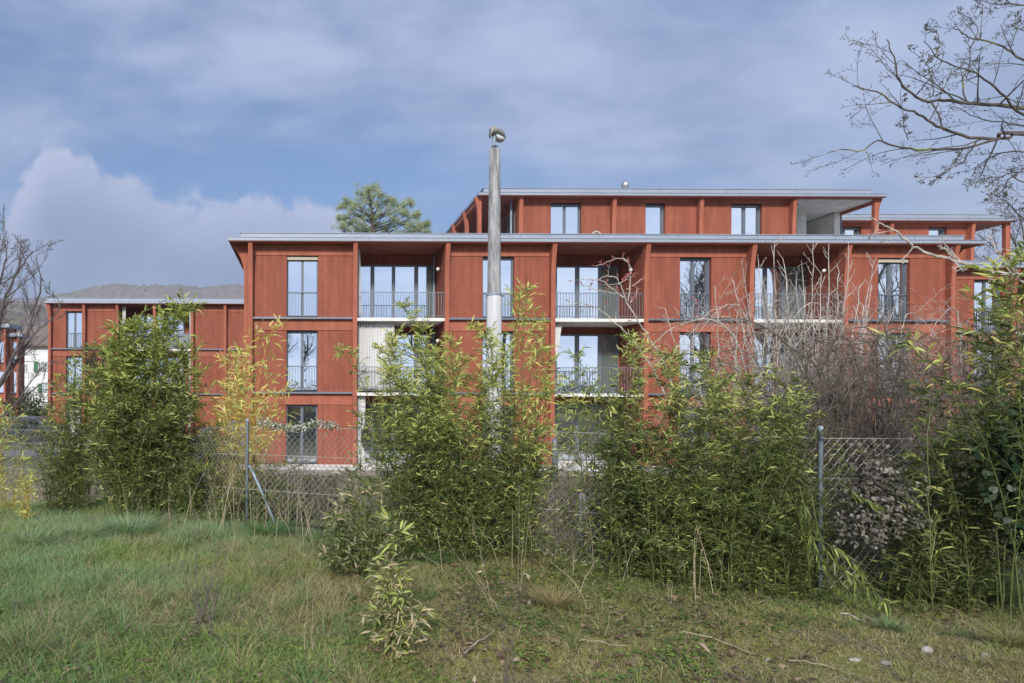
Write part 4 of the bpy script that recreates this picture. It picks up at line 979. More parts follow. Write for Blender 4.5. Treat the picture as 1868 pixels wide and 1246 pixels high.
random.seed(21)
# pine behind the building
Yt = 62.0; bx = PX(681, Yt); gz = G(bx, Yt)
pine = thing('pine_tree', (bx, Yt, gz), 'broad green pine rising behind the left end of the main roof', 'tree')
ptop = unproj(672, 345, Yt); tb = MB()
tb.tube([(bx, Yt, gz-.3), (bx+.3, Yt, 8), (unproj(681, 424, Yt).x, Yt, unproj(681, 424, Yt).z), (unproj(678, 385, Yt).x, Yt, unproj(678, 385, Yt).z), tuple(ptop)], [.38, .3, .2, .13, .04], 9, False); tb.build('trunk', M['bark'], pine)
puffs = [(672,344,9),(684,348,7),(660,354,8),(690,358,8),(672,362,10),(650,372,8),(664,378,9),(690,372,10),(712,364,8),(716,374,9),(632,368,7),(641,382,8),(626,378,6),(702,388,11),(738,376,8),(748,372,6),(730,388,9),(655,392,9),(636,396,8),(625,400,6),(680,396,9),(718,400,10),(742,392,8),(757,396,7),(762,392,5),(640,408,8),(626,414,7),(660,408,9),(690,410,9),(712,414,9),(738,408,9),(754,412,7),(772,414,7),(778,410,5),(765,420,6),(648,420,8),(630,424,7),(668,424,8),(705,426,9),(730,424,9),(750,426,8),(690,436,9),(640,440,9),(740,440,9),(778,425,6)]
lv = Leaves(); lb_ = MB()
for (qx, qy, qr) in puffs:
    dyy = random.uniform(-2.2, 2.2); c = unproj(qx, qy, Yt+dyy); rr = qr*Yt/FPX*1.0
    t_ = unproj(681-2, min(qy+26, 440), Yt); m_ = t_.lerp(c, .55)+Vector((0, 0, -.2)); lb_.tube([t_, m_, c], [.07, .05, .02], 5, False)
    for k in range(11):
        cc = c+Vector((random.gauss(0, rr*.8), random.gauss(0, rr*.8), random.gauss(0, rr*.5)))
        lb_.tube([c-Vector((0, 0, .1)), cc], [.018, .008], 3, False)
        for _ in range(70):
            d = Vector((random.gauss(0, 1), random.gauss(0, 1), abs(random.gauss(.5, .8)))).normalized()
            f = random.uniform(.7, 1.3); base = random.choice([(.27, .33, .19), (.33, .39, .21), (.40, .43, .22)])
            lv.add(cc+rv(.12), d, random.uniform(.14, .28), .024, tuple(x*f for x in base), 0)
lb_.build('branch', M['bark'], pine); lv.build('crown', M['needle'], pine)
# dark pine shrub behind the tallest bamboo
Yt = 20.0; bx = PX(188, Yt); gz = G(bx, Yt)
sh = thing('pine_shrub', (bx, Yt, gz), 'dark bushy conifer behind the tallest bamboo clump', 'shrub')
tb = MB(); lv = Leaves(); zt_ = unproj(188, 610, Yt).z
tb.tube([(bx, Yt, gz), (bx, Yt, zt_-.3)], [.07, .03], 6, False)
for i in range(90):
    u = random.random(); z = gz+.6+(zt_-gz-.8)*u; r_ = .62*(1-.35*u)*math.sqrt(random.random())+.05; a = random.random()*6.283
    c = Vector((bx+r_*math.cos(a), Yt+r_*math.sin(a), z)); tb.tube([(bx, Yt, z-.25), c], [.02, .008], 3, False)
    for _ in range(60):
        d = (Vector((math.cos(a), math.sin(a), .8))+rv(.6)).normalized(); f = random.uniform(.7, 1.3)
        lv.add(c+rv(.07), d, random.uniform(.09, .17), .014, (.055*f, .08*f, .04*f), 0)
tb.build('stem', M['bark'], sh); lv.build('foliage', M['needle'], sh)
# hedge row behind the viewer and evergreen scrub at the foot of the blocks
def scrub(name, label, pts, hh, n, cols, cat='shrub', kind=None, leaf=.09, rad=.9, group=None):
    x0, y0 = pts[0]; t = thing(name, (x0, y0, G(x0, y0)), label, cat, group); lv = Leaves(); st = MB()
    if kind: t['kind'] = kind
    for (x, y) in pts:
        g = G(x, y)
        for k in range(n):
            a = random.random()*6.283; q = math.sqrt(random.random())*rad; hz = hh*random.uniform(.1, 1)*(1-.35*(q/rad)**2)
            c = Vector((x+q*math.cos(a), y+q*math.sin(a)*.7, g+hz))
            if k % 4 == 0: st.tube([(x+q*.3*math.cos(a), y+q*.2*math.sin(a), g), c], [.012, .004], 3, False)
            for _ in range(12):
                f = random.uniform(.6, 1.4); cc = random.choice(cols); lv.add(c+rv(leaf*.9), rv(), leaf*random.uniform(.6, 1.3), leaf*.55, tuple(v*f for v in cc), .2)
    st.build('stem', M['bark'], t); lv.build('foliage', M['ivy'], t); return t
dk = [(.05, .08, .03), (.07, .10, .035), (.035, .06, .025), (.12, .12, .06)]
scrub('hedge', 'clipped dark hedge that darkens the ground floor window reflections', [(-26+3.0*i, -17+random.uniform(-.6, .6)) for i in range(26)], 3.3, 60, dk, 'hedge', None, .30, 2.1)
scrub('evergreen_shrub', 'dark rounded shrub before the farmhouse at the far left', [(PX(40, 50), 50), (PX(62, 52), 52), (PX(78, 50), 50)], 3.0, 90, dk, leaf=.20, rad=1.5)
scrub('evergreen_shrub', 'low dark shrub beside the red wall at the left block corner', [(PX(62, 40), 39), (PX(30, 40), 38)], 1.3, 90, dk, leaf=.12, rad=.8)

# ------------------------------------------------------------------ pale bare shrub and brambles right of centre
def ln(a, b, k=0, n=3): # straight-ish shoot through two photo points with a sideways bow of k px
    return [(a[0]+(b[0]-a[0])*i/n+k*math.sin(math.pi*i/n), a[1]+(b[1]-a[1])*i/n) for i in range(n+1)]
Ys = 7.6; bx = PX(1440, Ys); gz = G(bx, Ys)
o4 = opts(levels=3, kids=(20, 5, 3), ratio=.17, ang=.60, rr=.55, rmin=.0030, seg=(.2, .06, .04), wob=(.02, .03, .05), up=(0, .12, .1))
shoots = [((1465,900),(1483,445),6),((1455,900),(1481,560),-4),((1440,900),(1412,440),-8),((1445,880),(1384,478),-6),((1450,890),(1430,470),3),((1455,880),(1392,520),-5),((1440,880),(1354,480),-10),((1430,880),(1338,512),-8),
 ((1470,890),(1452,512),4),((1475,890),(1512,445),10),((1480,890),(1530,495),10),((1485,890),(1549,452),8),((1490,900),(1568,520),8),((1460,880),(1436,545),0),((1500,900),(1592,520),10),((1500,900),(1596,470),6),((1450,890),(1402,560),-4),((1470,880),(1500,500),3),
 ((1440,890),(1360,560),-8),((1480,880),(1540,560),6),((1450,880),(1420,600),0),((1490,890),(1630,560),12),((1465,900),(1465,500),2),((1430,900),(1330,600),-8)]
px_tree('bare_shrub', 'pale grey leafless shrub with upright forked shoots before the right loggia', Ys,
        [(ln(a, b, k, 5), .0095, random.uniform(-.5, .5)) for a, b, k in shoots],
        ([(bx, Ys, gz-.05), (bx+.02, Ys, gz+.25)], [.05, .04]), (bx, Ys, gz), M['twig'], o4, 'shrub')
Yb = 6.6; bx = PX(1600, Yb); gz = G(bx, Yb); random.seed(5)
o5 = opts(levels=3, kids=(12, 6, 3), ratio=.38, ang=1.1, rr=.5, rmin=.0018, seg=(.25, .08, .05), wob=(.08, .18, .22), up=(0, -.02, 0))
arcs = []
for i in range(150):
    x0 = random.uniform(1400, 1860); x1 = x0+random.uniform(-300, 300); top = random.uniform(600, 860); y1 = top+random.uniform(20, 190)
    arcs.append(([(x0, 960), (x0+(x1-x0)*.12, 850), (x0+(x1-x0)*.35, top+30), (x0+(x1-x0)*.6, top), (x0+(x1-x0)*.85, top+.3*(y1-top)), (x1, y1)], random.uniform(.004, .007), random.uniform(-.8, .8)))
arcs += [([(1480, 940), (1530, 800), (1570, 735), (1640, 705), (1730, 720), (1800, 735), (1868, 745)], .010, .2), ([(1430, 960), (1480, 760), (1510, 715), (1580, 700), (1680, 690), (1780, 708)], .010, -.2), ([(1560, 960), (1650, 700), (1630, 640), (1605, 580)], .015, .1),
         ([(1555, 940), (1620, 740), (1700, 680), (1800, 665)], .008, .1), ([(1500, 950), (1500, 700), (1450, 640), (1380, 588), (1300, 580), (1240, 592)], .009, .3)]
px_tree('bramble_thicket', 'tangled dark leafless bramble arching over the fence at right', Yb, arcs,
        ([(bx, Yb, gz-.05), (bx+.05, Yb, gz+.2)], [.03, .02]), (bx, Yb, gz), M['darktwig'], o5, 'bramble')
random.seed(9); Yb = 7.4; bx = PX(1520, Yb); gz = G(bx, Yb); arcs = []
for i in range(85):
    x0 = random.uniform(1360, 1800); x1 = x0+random.uniform(-260, 260); top = random.uniform(560, 820); y1 = top+random.uniform(20, 160)
    arcs.append(([(x0, 930), (x0+(x1-x0)*.12, 830), (x0+(x1-x0)*.35, top+30), (x0+(x1-x0)*.6, top), (x1, y1)], random.uniform(.004, .006), random.uniform(-.8, .8)))
px_tree('bare_shrub', 'dense grey twiggy undergrowth behind the dark bramble at right', Yb, arcs, ([(bx, Yb, gz-.05), (bx+.05, Yb, gz+.2)], [.03, .02]), (bx, Yb, gz), M['twig'], o5, 'shrub')
# budding branches before the middle balconies
Yb = 6.9; bx = PX(1250, Yb); gz = G(bx, Yb)
c9 = lambda *p: [(960+a/6.23, 420+b/6.23) for a, b in p]
o6 = opts(levels=3, kids=(8, 3, 2), ratio=.13, ang=.8, rr=.55, rmin=.0022, seg=(.12, .05, .04), wob=(.1, .14, .1), up=(0, .05, .05))
px_tree('budding_sapling', 'thin sapling with reddish buds curling before the balcony right of the lamp post', Yb,
        [(c9((1800, 2300), (1600, 1600), (1400, 1230), (1250, 1000), (1130, 770), (1080, 620), (1000, 530), (890, 520), (800, 560), (640, 545)), .0065, -.3),
         (c9((1160, 800), (1180, 620), (1190, 480), (1150, 370), (1070, 320), (960, 340), (880, 390), (790, 405)), .004, .1),
         (c9((1800, 2400), (1500, 1700), (1160, 1190), (1000, 1050), (850, 920), (740, 860), (640, 825), (440, 850)), .006, .2),
         (c9((1110, 760), (1000, 690), (900, 600), (800, 560), (700, 570)), .004, 0), (c9((1120, 770), (980, 720), (820, 680), (700, 640), (610, 600)), .004, .1),
         (c9((1150, 670), (1230, 620), (1330, 550)), .003, 0), (c9((1180, 830), (1240, 740), (1260, 660)), .003, 0), (c9((1070, 600), (1130, 560), (1170, 500)), .003, 0)],
        ([(bx, Yb, gz-.05), (bx+.05, Yb, gz+.3), unproj(1250, 800, Yb)], [.016, .014, .010]), (bx, Yb, gz), M['twig'], o6, 'sapling', budm='bud')
Yb = 6.7; bx = PX(1270, Yb); gz = G(bx, Yb)
px_tree('budding_sapling', 'grey shrub with red berries and straw stalks before the third window column', Yb,
        [(ln((1290, 800), (1302, 520), 14, 5), .006, .1), (ln((1300, 800), (1262, 560), -10, 5), .005, .2), (ln((1310, 820), (1345, 540), 12, 5), .005, -.2), (ln((1330, 820), (1215, 560), -20, 5), .005, 0), (ln((1300, 780), (1200, 700), -10, 5), .005, .1), ([(1400, 860), (1350, 640), (1300, 584), (1230, 596), (1180, 640)], .007, .1), ([(1400, 900), (1340, 700), (1260, 640), (1190, 660)], .006, .1)],
        ([(bx, Yb, gz-.05), (bx+.05, Yb, gz+.3)], [.016, .014]), (bx, Yb, gz), M['twig'], opts(levels=3, kids=(9, 4, 3), ratio=.26, ang=.8, rr=.5, rmin=.002, seg=(.12, .06, .04), wob=(.1, .16, .14), up=(0, .05, .05)), 'sapling', budm='bud')

# ------------------------------------------------------------------ climbers on the fence
def creeper(name, label, cat, spots, n, sz, cols, flat, matn='ivy', up=0.0, wr=.75):
    x, y = spots[0][0], spots[0][1]; t = thing(name, (x, y, G(x, y)), label, cat); lv = Leaves(); st = MB()
    for (sx, sy, sz_, rx, rz) in spots:
        for k in range(n):
            p = Vector((sx+random.gauss(0, rx), sy-.05+random.gauss(0, .06), sz_+random.gauss(0, rz))); p.z = max(p.z, G(p.x, p.y)+.02)
            f = random.uniform(.65, 1.3); c = random.choice(cols)
            lv.add(p, (random.gauss(0, .8), -.5+random.gauss(0, .5), -.35+up+random.gauss(0, .4)), sz*random.uniform(.6, 1.3), sz*wr, tuple(v*f for v in c), .4)
        for k in range(max(2, n//25)): st.tube([(sx+random.gauss(0, rx), sy, sz_-rz*1.5), (sx+random.gauss(0, rx*.5), sy-.02, sz_), (sx+random.gauss(0, rx), sy, sz_+rz*1.2)], .003, 3, False)
    st.build('stem', M['bark'], t); lv.build('foliage', M[matn], t); return t
def fsp(px, py, Y, rx, rz): p = unproj(px, py, Y); return (p.x, p.y, p.z, rx/FPX*Y, rz/FPX*Y)
creeper('withered_creeper', 'grey withered creeper leaves hanging on the fence right of the galvanised post', 'creeper',
        [fsp(1600, 860, 5.0, 26, 34), fsp(1580, 900, 5.0, 26, 30), fsp(1620, 900, 5.0, 26, 30), fsp(1590, 945, 4.95, 26, 20), fsp(1560, 960, 4.95, 18, 14), fsp(1635, 930, 4.95, 18, 18), fsp(1565, 905, 5.1, 14, 26)], 260, .034, [(.12, .11, .09), (.17, .155, .13), (.08, .08, .055), (.22, .21, .185)], .2, 'dry')
creeper('ivy', 'dark ivy mass at the right edge above the grass tuft', 'ivy', [fsp(1840, 780, 4.6, 26, 30), fsp(1850, 830, 4.6, 24, 30), fsp(1830, 880, 4.6, 30, 30), fsp(1860, 920, 4.6, 20, 30), fsp(1800, 850, 4.7, 20, 30), fsp(1865, 980, 4.6, 20, 20)], 150, .055, [(.020, .045, .018), (.03, .06, .02), (.05, .075, .035)], .2, wr=.9)
creeper('seed_climber', 'silvery fluffy seed heads draped over the top of the fence left of centre', 'climber',
        [fsp(px_, 775+6*math.sin(px_*.05)+(6 if px_ > 590 else 0), 7.8-.54*(px_-452)/160*.98, 6, 4.5) for px_ in range(480, 612, 8)], 60, .030, [(.42, .43, .36), (.55, .55, .48), (.30, .33, .24), (.12, .17, .08)], 0, 'dry', .4, .5)
# strip of white tape stuck on the fence, old panel stub
p0 = unproj(1045, 895, 7.6); p1 = unproj(1046, 940, 7.6); g = G(p0.x, 7.6)
tag(MB().prism([(p0.x-.04, g), (p0.x+.04, g), (p0.x+.042, p0.z-.02), (p0.x-.005, p0.z+.01), (p0.x-.04, p0.z)], 'y', 7.3, 7.33).build('marker_stake', M['white']), 'white marker stake in the dry weeds behind the fence', 'stake')
bxp = PX(1012.5, 21.5)
t = thing('bollard', (bxp, 21.5, G(bxp, 21.5)), 'dark grey bollard on the gravel right of the lamp post', 'bollard')
MB().lathe((bxp, 21.5, GZ), [(.09, 0), (.085, 1.30), (.07, 1.36), (.03, 1.38)], 14).build('shaft', M['zincdark'], t, True)
MB().lathe((bxp, 21.5, GZ), [(.098, .03), (.098, 1.12), (.088, 1.14)], 14).build('band', M['frame'], t, True)
# dark wire edging left of centre, behind the grass
b = MB(); e0 = unproj(528, 945, 8.3)
for i in range(17):
    x = PX(526+4.2*i, 7.2); g = G(x, 7.2); b.tube([(x, 7.2, g), (x, 7.2, g+.17+.012*math.sin(i*2.1))], .0035, 4, False)
    if i < 16: x2 = PX(526+4.2*(i+1), 7.2); b.tube([(x+(x2-x)*k/6, 7.2, g+.12+.035*math.sin(math.pi*k/6)) for k in range(7)], .003, 4, False)
tag(b.build('wire_edging', M['black']), 'low black hooped wire edging at the grass edge, left of centre', 'edging')

# ------------------------------------------------------------------ grass, herbs, weeds
def fbm(x, y, s, seed=0):
    r = np.random.default_rng(seed); v = 0
    for k in range(5):
        for _ in range(2):
            a = r.random()*6.283; f = s*(1.8**k); v = v+np.sin((x*np.cos(a)+y*np.sin(a))*f+r.random()*6.283)*(.62**k)
    return v/3.2
def blades(name, x, y, z, h, w_, lean, col, matn='blade', label=None, cat=None, parent=None, az=None):
    n = len(x); a = rng.random(n)*6.283 if az is None else az; b = rng.random(n)*6.283
    dx, dy = np.cos(a), np.sin(a); sx, sy = np.cos(b)*w_*.5, np.sin(b)*w_*.5
    P0 = np.stack([x, y, z], 1); S = np.stack([sx, sy, np.zeros(n)], 1)
    def at(t, k): return P0+np.stack([dx*lean*h*t**1.7, dy*lean*h*t**1.7, h*t*(1-.30*lean*t)], 1)
    m1, m2, tp = at(.4, 0), at(.75, 0), at(1.0, 0)
    V = np.stack([P0-S, P0+S, m1+S*.85, m1-S*.85, m2+S*.55, m2-S*.55, tp], 1).reshape(-1, 3)
    k = (np.arange(n)*7)[:, None]
    idx = np.concatenate([k+np.array([0, 1, 2, 3]), k+np.array([3, 2, 4, 5]), k+np.array([5, 4, 6])], 1).ravel()
    c = np.repeat(col[:, None, :], 7, 1).reshape(-1, 3)
    return mesh_np(name, V, np.tile([4, 4, 3], n), idx, M[matn], parent, np.clip(c, 0, 1))
def mixc(a, b, t): t = np.clip(t, 0, 1)[:, None]; return np.array(a)*(1-t)+np.array(b)*t
def scatter(n, y0, y1, p=.9, ml=-.60, mr=1.22):
    """positions over the lawn, thinner with distance, wider than the picture on both sides"""
    u = rng.random(n); y = (y0**p+(y1**p-y0**p)*u)**(1/p); x = y*(ml+(mr-ml)*rng.random(n)); return x, y
def edge_ok(x, y):
    return y < fence_y(x)+.9
# dense sward
x, y = scatter(430000, 2.7, 11.5, .72); k = edge_ok(x, y); x, y = x[k], y[k]
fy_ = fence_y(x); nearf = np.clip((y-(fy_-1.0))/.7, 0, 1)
leftness = np.clip((.35*y-.2-x)/1.6, 0, 1); dist = np.clip((y-3.4)/3.5, 0, 1)
f1 = fbm(x, y, 1.1, 1); f2 = fbm(x, y, 3.4, 2); f3 = fbm(x, y, 9, 3)
lush = np.clip(leftness*(.35+.65*dist)+.28*f1+.12+.6*nearf, 0, 1)
keep = rng.random(len(x)) < np.clip(.62+.45*lush+.5*f2, .34, 1); x, y, f1, f2, f3, lush, leftness, dist, nearf = [q[keep] for q in (x, y, f1, f2, f3, lush, leftness, dist, nearf)]
n = len(x); h = (.022+.085*lush*(.6+.5*dist)+.03*np.clip(f2, 0, 1))*rng.uniform(.5, 1.5, n)
col = mixc((.27, .29, .09), (.17, .30, .09), lush+.3*f3)
col = mixc(col, (.27, .40, .23), (leftness*dist*.9)*(.5+.5*rng.random(n)))
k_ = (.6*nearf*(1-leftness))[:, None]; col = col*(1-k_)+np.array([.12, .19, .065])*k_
ol = np.clip(.22-.9*fbm(x, y, .9, 31)-.25*leftness, 0, .8)[:, None]; col = col*(1-ol)+np.array([.30, .28, .08])*ol
yg = np.clip(1.5*fbm(x, y, 2.6, 37)-.05, 0, .85)[:, None]; col = col*(1-yg)+np.array([.24, .34, .08])*yg
dryp = np.clip(.32-.14*lush-.34*f1+.30*f3, .07, .7); dr = rng.random(n) < dryp
col = np.where(dr[:, None], np.array([.42, .36, .22])*rng.uniform(.6, 1.25, (n, 1)), col*rng.uniform(.65, 1.35, (n, 1)))
tag(blades('grass', x, y, gh(x, y)-.006, h, rng.uniform(.0022, .0045, n), rng.uniform(.3, 1.7, n), col), 'uneven green and straw grass sward across the foreground', 'grass', kind='stuff')
# little clumps that break the sward up
nc_ = 2600; cxs, cys = scatter(nc_, 2.9, 9.5, .8); k = edge_ok(cxs, cys-.2); cxs, cys = cxs[k], cys[k]; f = fbm(cxs, cys, 1.5, 21); k = rng.random(len(cxs)) < np.clip(.55+.6*f, .1, 1); cxs, cys, f = cxs[k], cys[k], f[k]
q = len(cxs); per_ = 44; lf = np.clip((.35*cys-.2-cxs)/1.6, 0, 1); hc = rng.uniform(.035, .13, q)*(1+.8*lf); rc = rng.uniform(.015, .05, q)
cc = mixc((.22, .23, .07), (.14, .25, .08), np.clip(lf+rng.normal(0, .4, q), 0, 1)); cc = np.where((rng.random(q) < .22)[:, None], np.array([.36, .31, .16]), cc); cc = np.where((rng.random(q) < .12*lf+.05)[:, None], np.array([.17, .27, .14]), cc)
a_ = rng.random((q, per_))*6.283; r_ = np.sqrt(rng.random((q, per_)))*rc[:, None]
x = (cxs[:, None]+r_*np.cos(a_)).ravel(); y = (cys[:, None]+r_*np.sin(a_)).ravel(); hh = (hc[:, None]*rng.uniform(.4, 1.25, (q, per_))).ravel()
col = np.repeat(cc, per_, 0)*rng.uniform(.6, 1.35, (q*per_, 1)); dd = rng.random(q*per_) < .14; col[dd] = np.array([.42, .36, .22])
tag(blades('grass', x, y, gh(x, y)-.006, hh, rng.uniform(.002, .004, q*per_), rng.uniform(.3, 1.8, q*per_), col, az=(a_+rng.normal(0, .6, a_.shape)).ravel()), 'small mixed clumps of green and straw grass all over the foreground', 'grass', kind='stuff')
# matted dead thatch lying flat
x, y = scatter(95000, 2.7, 9, .8); k = edge_ok(x, y-.5); x, y = x[k], y[k]; f = fbm(x, y, 1.7, 8); k = rng.random(len(x)) < np.clip(.45+.6*f+.1*(x > .3*y), .08, 1); x, y = x[k], y[k]; n = len(x)
c = np.array([.40, .34, .23])*rng.uniform(.4, 1.3, (n, 1)); c = np.where(rng.random((n, 1)) < .25, np.array([[.13, .085, .05]]), c)
tag(blades('thatch', x, y, gh(x, y)+.004, rng.uniform(.02, .07, n), rng.uniform(.002, .004, n), rng.uniform(1.6, 2.8, n), c, 'dry'), 'flattened straw thatch between the grass', 'thatch', kind='stuff')
# low broadleaved herbs
def herbs(n, y0, y1, ml, mr, sz, cols, name, label, seed, dens=0.0):
    x, y = scatter(n, y0, y1, .8, ml, mr); k = edge_ok(x, y); x, y = x[k], y[k]; f = fbm(x, y, 2.2, seed); k = f > dens; x, y = x[k], y[k]; z = gh(x, y); lv = Leaves()
    for a, b, c in zip(x, y, z):
        hh = random.uniform(.008, .045); L_ = sz*random.uniform(.5, 1.4); cc = random.choice(cols); q = random.uniform(.7, 1.35)
        az = random.random()*6.283; lv.add((a, b, c+hh), (math.cos(az), math.sin(az), random.uniform(-.1, .5)), L_, L_*.68, tuple(v*q for v in cc), .3)
    tag(lv.build(name, M['leaf'], None, .6), label, name.replace('_', ' '), kind='stuff')
herbs(24000, 2.8, 5.9, -.6, .6, .027, [(.12, .20, .05), (.17, .26, .06), (.23, .30, .07), (.09, .16, .04)], 'ground_herbs', 'small round-leaved herbs in the near grass at left and centre', 12)
herbs(12000, 4.3, 7.4, .05, 1.0, .026, [(.08, .15, .04), (.12, .19, .045), (.06, .11, .03)], 'low_ground_cover', 'low green ground cover along the foot of the right bamboo', 14, -.2)
herbs(6500, 2.8, 7.0, -.6, 1.1, .04, [(.20, .14, .09), (.32, .24, .16), (.13, .09, .06)], 'leaf_litter', 'brown fallen leaf litter scattered in the grass', 17, -.1)
lv = Leaves(); random.seed(51)  # fallen leaves, coloured dark to stand for contact shade under the bamboo
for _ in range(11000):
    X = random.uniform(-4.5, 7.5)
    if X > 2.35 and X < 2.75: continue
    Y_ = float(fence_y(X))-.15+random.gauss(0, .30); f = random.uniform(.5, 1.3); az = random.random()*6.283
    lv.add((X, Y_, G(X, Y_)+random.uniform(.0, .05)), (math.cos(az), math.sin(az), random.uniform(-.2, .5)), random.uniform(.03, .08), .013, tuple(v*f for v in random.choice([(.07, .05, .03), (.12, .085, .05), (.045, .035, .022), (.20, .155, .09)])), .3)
tag(lv.build('contact_shade_leaf_mat', M['dry'], None, .4), 'dark brown mat of fallen leaves added as contact shade under the bamboo along the fence', 'leaf litter', kind='stuff')
# tussocks: each a plant of its own
def tuft(px, py, R_, H_, n, c1, c2, label, dryf=.15, lean=(.4, 1.4)):
    Y = EYE*FPX/(py-CY-(px-CX)*ROLL*-1*-1); X = PX(px, Y); a = rng.random(n)*6.283; q = R_*.35*np.sqrt(rng.random(n))
    x = X+q*np.cos(a); y = Y+q*np.sin(a); az = a+rng.normal(0, .5, n); t = rng.random(n)
    col = mixc(np.array(c1), np.array(c2), t)*rng.uniform(.7, 1.3, (n, 1)); d = rng.random(n) < dryf; col[d] = np.array([.33, .27, .16])*rng.uniform(.6, 1.2, (d.sum(), 1))
    o = blades('grass_tuft', x-X, y-Y, gh(x, y)-.01-G(X, Y), H_*rng.uniform(.45, 1.1, n), rng.uniform(.003, .0055, n), rng.uniform(lean[0], lean[1], n), col, az=az)
    o.location = (X, Y, G(X, Y)); return tag(o, label, 'grass tuft', 'grass tufts')
bl1, bl2, ol1, ol2 = (.10, .18, .08), (.18, .29, .13), (.15, .19, .055), (.25, .26, .10)
tuft(1812, 1112, .30, .42, 1500, bl1, bl2, 'largest blue-green grass tussock at the lower right edge', .2)
tuft(1700, 1065, .3, .24, 700, bl1, bl2, 'flat blue-green tussock left of the largest one at lower right', .2)
tuft(1845, 1190, .2, .22, 450, ol1, ol2, 'small tussock in the lower right corner', .4)
tuft(1625, 1160, .12, .15, 260, bl1, bl2, 'short green tuft above the pale stones at lower right', .3)
tuft(1010, 1110, .18, .22, 600, (.20, .18, .05), (.28, .25, .08), 'yellowed tuft beside the driftwood chunk at lower centre', .5)
tuft(235, 975, .55, .30, 1100, (.16, .26, .13), (.28, .40, .22), 'tall pale green tussock under the tallest bamboo', .1)
tuft(150, 985, .5, .22, 700, (.16, .26, .13), (.28, .40, .22), 'pale tussock between the two left bamboo clumps', .15)
tuft(60, 1000, .55, .20, 700, (.16, .26, .13), (.26, .38, .20), 'grey-green tussock near the left edge under the yellow bamboo', .2)
tuft(370, 985, .55, .20, 700, (.16, .26, .12), (.26, .37, .18), 'tussock left of the braced post under the low bamboo', .2)
tuft(490, 985, .4, .28, 900, (.08, .17, .055), (.14, .26, .09), 'dark lush tussock below the braced fence post', .05)
tuft(590, 1000, .35, .22, 700, (.08, .17, .055), (.15, .26, .10), 'lush tussock left of the knee-high bamboo', .05)
tuft(790, 1030, .35, .22, 700, (.08, .17, .055), (.15, .26, .10), 'lush tussock at the foot of the broad thicket', .1)
tuft(50, 1200, .22, .2, 500, ol1, bl2, 'tuft in the lower left corner with long straw blades', .4)
# brush behind the fence
x = rng.uniform(-16, 17, 90000); y = rng.uniform(5.6, 23, 90000); fy = fence_y(x); k = (y > fy+.5); x, y = x[k], y[k]
f = fbm(x, y, .8, 5); n = len(x); h = (.14+.22*np.clip(f+.35, 0, 1))*rng.uniform(.4, 1.4, n)*np.clip((23.5-y)/6, .3, 1)
col = mixc((.15, .125, .095), (.32, .275, .21), rng.random(n)); g_ = rng.random(n) < .5; col[g_] = mixc((.09, .12, .05), (.15, .19, .075), rng.random(g_.sum()))
tag(blades('weeds', x, y, gh(x, y)-.01, h, rng.uniform(.006, .014, n), rng.uniform(.3, 1.6, n), col, 'dry'), 'brown dead weeds on the slope behind the fence', 'weeds', kind='stuff')
st = MB(); random.seed(33)
for _ in range(5200):
    X = random.uniform(-13, 9)*random.choice((1, 1, .7)); fyy = (7.8-.54*(X+.68)) if X > -.68 else 7.8-1.08*(X+.68); Y_ = fyy+random.uniform(.2, 3.2); g = G(X, Y_); hh = random.uniform(.25, .75)*(1.15 if X < 0 else .8)
    d = rv(.16); P = [Vector((X, Y_, g)), Vector((X+d.x*.5, Y_, g+hh*.55)), Vector((X+d.x, Y_+d.y, g+hh))]; st.tube(P, [.0028, .0022, .001], 3, False)
    for k in range(4):
        u = random.uniform(.35, 1); q = P[0].lerp(P[2], u); st.tube([q, q+Vector((random.gauss(0, .09), random.gauss(0, .09), random.uniform(.02, .14)))], [.0016, .0008], 3, False)
tag(st.build('dead_brush', simple('dead_brush_stem', (.22, .185, .15), .95, 0, .4, 5)), 'grey-brown dead brush stems close behind the fence', 'brush', kind='stuff')
random.seed(61); pts_ = []
for _ in range(58):
    X = random.uniform(-9, 6); pts_.append((X, float(fence_y(X))+random.uniform(.6, 6.5)))
scrub('undergrowth', 'low brown-green scrub on the slope behind the chain link fence', pts_, .55, 46, [(.10, .095, .05), (.16, .14, .09), (.08, .10, .04), (.22, .18, .12), (.12, .15, .06)], 'undergrowth', 'stuff', .045, .55)
st = MB(); random.seed(77)
for _ in range(420):
    X = random.uniform(-7.5, 3.2); Y_ = float(fence_y(X))-random.uniform(-.3, 1.5)*random.random(); g = G(X, Y_); hh = random.uniform(.25, .95)*(1 if X < .8 else .6); d = rv(.13)
    st.tube([Vector((X, Y_, g)), Vector((X+d.x*.4, Y_+d.y*.4, g+hh*.5)), Vector((X+d.x*1.2, Y_+d.y, g+hh))], [.0026, .0022, .0010], 3, False)
    if random.random() < .5:
        q = Vector((X+d.x*1.2, Y_+d.y, g+hh))
        for k in range(5): st.tube([q-Vector((0, 0, .02*k)), q-Vector((0, 0, .02*k))+rv(.03)], [.002, .001], 3, False)
tag(st.build('tall_straw', M['straw']), 'tall dry straw stalks standing along the front of the fence', 'dry grass', kind='stuff')
